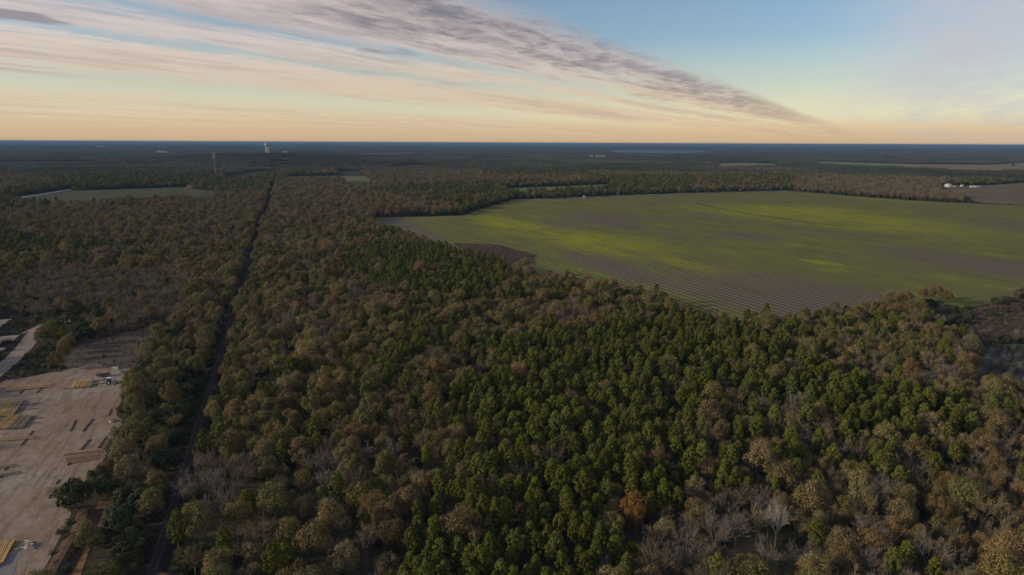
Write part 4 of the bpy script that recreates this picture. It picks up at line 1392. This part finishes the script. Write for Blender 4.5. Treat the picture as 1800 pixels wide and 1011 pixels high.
heap('scrap_heap', (213, 656), (4.0, 2.0, 1.1), 12, 'debris', 'grey heap of broken timber and scrap behind the tractor', 'heap', 3)
heap('scrap_heap', (207, 648), (2.6, 1.4, 1.3), 5, 'tarp', 'pale tarp covered heap at the rim of the weeds', 'heap', 4)
heap('rubble_heap', (53, 960), (2.6, 1.5, .7), 8, 'debris', 'dark rubble heap near the bright yellow poles', 'heap', 5)
heap('rubble_heap', (33, 965), (2.4, .9, .4), 4, 'pale_earth', 'flat pale rubble spill beside the yellow poles', 'heap', 6)
heap('log_heap', (200, 741), (2.0, 1.0, .6), 7, 'debris', 'small heap of cut log ends at the brush rim', 'heap', 7)
sheet('grey_slab', rough_edge(poly([(-20, 1020), (0, 990), (20, 975), (40, 962), (44, 968), (28, 995), (10, 1030)]), 2.5, .5, 4), 'tarp', 0.075, 'pale grey concrete slab at the bottom corner of the yard')

# ------------------------------------------------------------------ houses
def house(at, L, Wd, Hh, rz, wall, roof, label, windows=3):
    e = obj('house', None, None, (*P(*at), 0), rz, label, 'house')
    obj('wall', MB().box((0, 0, Hh / 2), (L, Wd, Hh)).mesh('wall', M[wall]), e)
    ov, rh = .5, Wd * .34
    v = [(-L / 2 - ov, -Wd / 2 - ov, Hh - .05), (L / 2 + ov, -Wd / 2 - ov, Hh - .05), (L / 2 + ov, Wd / 2 + ov, Hh - .05), (-L / 2 - ov, Wd / 2 + ov, Hh - .05), (-L / 2 - ov, 0, Hh + rh), (L / 2 + ov, 0, Hh + rh)]
    f = [(0, 1, 5, 4), (2, 3, 4, 5), (0, 4, 3), (1, 2, 5), (0, 3, 2, 1)]
    ro = obj('roof', mesh('roof', v, f, (M[roof],)), e)
    obj('chimney', MB().box((L * .25, 0, Hh + rh), (.7, .7, 1.6)).mesh('chimney', M['roof_red']), ro)
    for i in range(windows):
        x_ = (i + .5) / windows * L - L / 2
        if i == windows // 2:
            obj('door', MB().box((x_, -Wd / 2 - .03, 1.05), (1.0, .1, 2.1)).mesh('door', M['roof_grey']), e)
        else:
            w_ = obj('window', MB().box((x_, -Wd / 2 - .03, 1.6), (1.2, .1, 1.2)).mesh('window', M['glass']), e)
            obj('frame', MB().box((x_, -Wd / 2 - .05, .96), (1.4, .14, .1)).mesh('frame', M['white']), w_)
    return e


house((1666, 329.5), 13, 14, 4.5, .5, 'white_wall', 'roof_white', 'large white house with pale roof at the wood end')
house((1680, 329), 9, 5, 2.6, .1, 'white_wall', 'roof_red', 'low red roofed shed next to the large white house')
house((1691, 328), 6, 5, 2.8, .2, 'white_wall', 'roof_white', 'small white outbuilding between shed and trees')
house((1709, 329.5), 9, 6, 2.8, -.1, 'white_wall', 'roof_grey', 'low cream building near the round dark trees')
house((1718, 329.8), 10, 6, 2.6, 0, 'roof_grey', 'roof_grey', 'grey barn beside the low cream building')
house((1774, 322), 14, 8, 3.2, .1, 'white_wall', 'roof_grey', 'pale house tucked under trees across the brown field')
house((334, 329.5), 10, 8, 3, .3, 'white_wall', 'roof_red', 'little pale house at the corner of the grey green field')
house((376, 333.5), 20, 12, 4, -.2, 'roof_grey', 'roof_white', 'wide pale roofed farm shed beside the grey green field')
house((362, 384), 8, 6, 2.6, .2, 'white_wall', 'roof_white', 'tiny white shed lost among hardwoods left of the railway')
house((1027, 347.5), 4, 3, 2.0, .1, 'white_wall', 'roof_white', 'tiny white hut by the far field road')
house((313, 294), 24, 14, 5, 0, 'white_wall', 'roof_white', 'far white roofed barn in the woods beside the mast')


def far_hall(at, L, Wd, Hh, label, rz=0.0):
    e = obj('hall', None, None, (*P(*at, ), float(height(*P(*at)))), rz, label, 'building')
    obj('wall', MB().box((0, 0, Hh / 2), (L, Wd, Hh)).mesh('wall', M['far_wall']), e)
    obj('roof', MB().box((0, 0, Hh + .5), (L + 2, Wd + 2, 1.0), 0, .96).mesh('roof', M['far_wall']), e)
    for i in range(4):
        obj('window', MB().box(((i + .5) / 4 * L - L / 2, -Wd / 2 - .1, Hh * .6), (L / 9, .3, Hh * .3)).mesh('window', M['glass']), e)


far_hall((286, 271.5), 70, 30, 26, 'long white industrial hall far in the woods left of the tower')
far_hall((178, 260.5), 90, 30, 30, 'bright white block near the horizon far left')
far_hall((452, 277.5), 60, 26, 24, 'pale pinkish hall in trees below the water tower', .25)
far_hall((502, 271), 50, 20, 22, 'faint white sheds just past the water tower')
far_hall((784, 260.5), 120, 40, 28, 'faint white hall on the hazy horizon')
far_hall((851, 259.5), 160, 40, 28, 'longer faint white hall on the hazy horizon')
far_hall((1055, 279.5), 60, 25, 22, 'white flecked buildings in the woods short of the lake')
far_hall((1040, 279), 16, 12, 22, 'tiny white block beside the flecked buildings short of the lake')

# ------------------------------------------------------------------ water tower, mast, far poles
wx, wy = P(471, 288)
wz = float(height(wx, wy))
wt = obj('water_tower', None, None, (wx, wy, wz), 0, 'tall cream water tower rising over the far woods', 'water tower')
for i in range(6):
    a = 2 * math.pi * i / 6
    obj('leg', MB().tube((math.cos(a) * 8.4, math.sin(a) * 8.4, 0), (math.cos(a) * 7.2, math.sin(a) * 7.2, 42), 1.1, 1.0, 8).mesh('leg', M['concrete']), wt)
obj('riser', MB().tube((0, 0, 0), (0, 0, 44), 1.8, 1.8, 12).mesh('riser', M['concrete']), wt)
tk = obj('tank', MB().lathe([(.2, 40), (4, 40.6), (7.6, 43), (8.8, 46), (8.8, 52), (7.6, 55), (4, 57), (.2, 57.6)], 28).mesh('tank', M['concrete'], True), wt)
obj('walkway', MB().lathe([(8.7, 45.6), (10, 45.6), (10, 46.8), (9.9, 46.8), (9.9, 45.8), (8.7, 45.8)], 28).mesh('walkway', M['galv']), tk)

mx, my = P(379, 313)
ms = obj('lattice_mast', None, None, (mx, my, 0), .3, 'slim pale mast with antennas standing over the far woods', 'mast')
mb = MB()
for i in range(3):
    a = 2 * math.pi * i / 3
    mb.tube((math.cos(a) * 1.3, math.sin(a) * 1.3, 0), (math.cos(a) * .7, math.sin(a) * .7, 68), .22, .16, 5)
obj('frame', mb.mesh('frame', M['galv']), ms)
mb = MB()
for i in range(30):
    for s_ in range(3):
        a = 2 * math.pi * s_ / 3; b2 = 2 * math.pi * (s_ + 1) / 3
        r0, r1 = 1.3 - .6 * i / 30, 1.3 - .6 * (i + 1) / 30
        mb.tube((math.cos(a) * r0, math.sin(a) * r0, i * 68 / 30), (math.cos(b2) * r1, math.sin(b2) * r1, (i + 1) * 68 / 30), .1, .1, 4)
obj('bracing', mb.mesh('bracing', M['galv']), ms)
for z_ in (57, 62, 67):
    for s_ in range(3):
        a = 2 * math.pi * s_ / 3
        obj('antenna', MB().box((math.cos(a) * 2.2, math.sin(a) * 2.2, z_), (1.2, .8, 2.4), a).mesh('antenna', M['white']), ms)
mx, my = P(231, 282)
ms = obj('dark_mast', None, None, (mx, my, 0), .3, 'thin dark mast with a cross head far off in the woods', 'mast')
obj('shaft', MB().tube((0, 0, 0), (0, 0, 66), .9, .6, 6).mesh('shaft', M['skid']), ms)
obj('cross_arm', MB().box((0, 0, 62), (16, 1.0, 1.4)).mesh('arm', M['skid']), ms)
for n_, (px_, py_) in enumerate(((1063, 344.6), (1147, 341), (1273, 336.8), (1334, 335.4))):
    e = obj('utility_pole', None, None, (*P(px_, py_), 0), .0, ['utility pole by the tiny white hut on the field road', 'pale utility pole against the dark belt past the white hut', 'utility pole against the dark belt before the wood corner', 'utility pole closest to the wood corner on the field road'][n_], 'utility pole', 'utility poles along the far field road')
    obj('pole', MB().tube((0, 0, 0), (0, 0, 13.5), .28, .2, 7).mesh('pole', M['galv'] if n_ == 1 else M['pole_grey']), e)
    obj('cross_arm', MB().box((0, 0, 12.6), (2.8, .2, .25)).mesh('arm', M['pole_grey']), e)

# ------------------------------------------------------------------ air
hz = bpy.data.materials.new('haze_air')
hz.use_nodes = True
k = NT(hz.node_tree)
vol = k.node('ShaderNodeVolumePrincipled', {'Color': (0.15, 0.265, 0.44), 'Density': 6.0e-5, 'Anisotropy': 0.0})
k.t.links.new(vol, k.node('ShaderNodeOutputMaterial', None, None).inputs['Volume'])
B = 82000.0
obj('haze', MB().box((0, 0, 53.0), (2 * B, 2 * B, 108.0)).mesh('haze', hz), kind='stuff', label='thin blue haze over the far woodland')
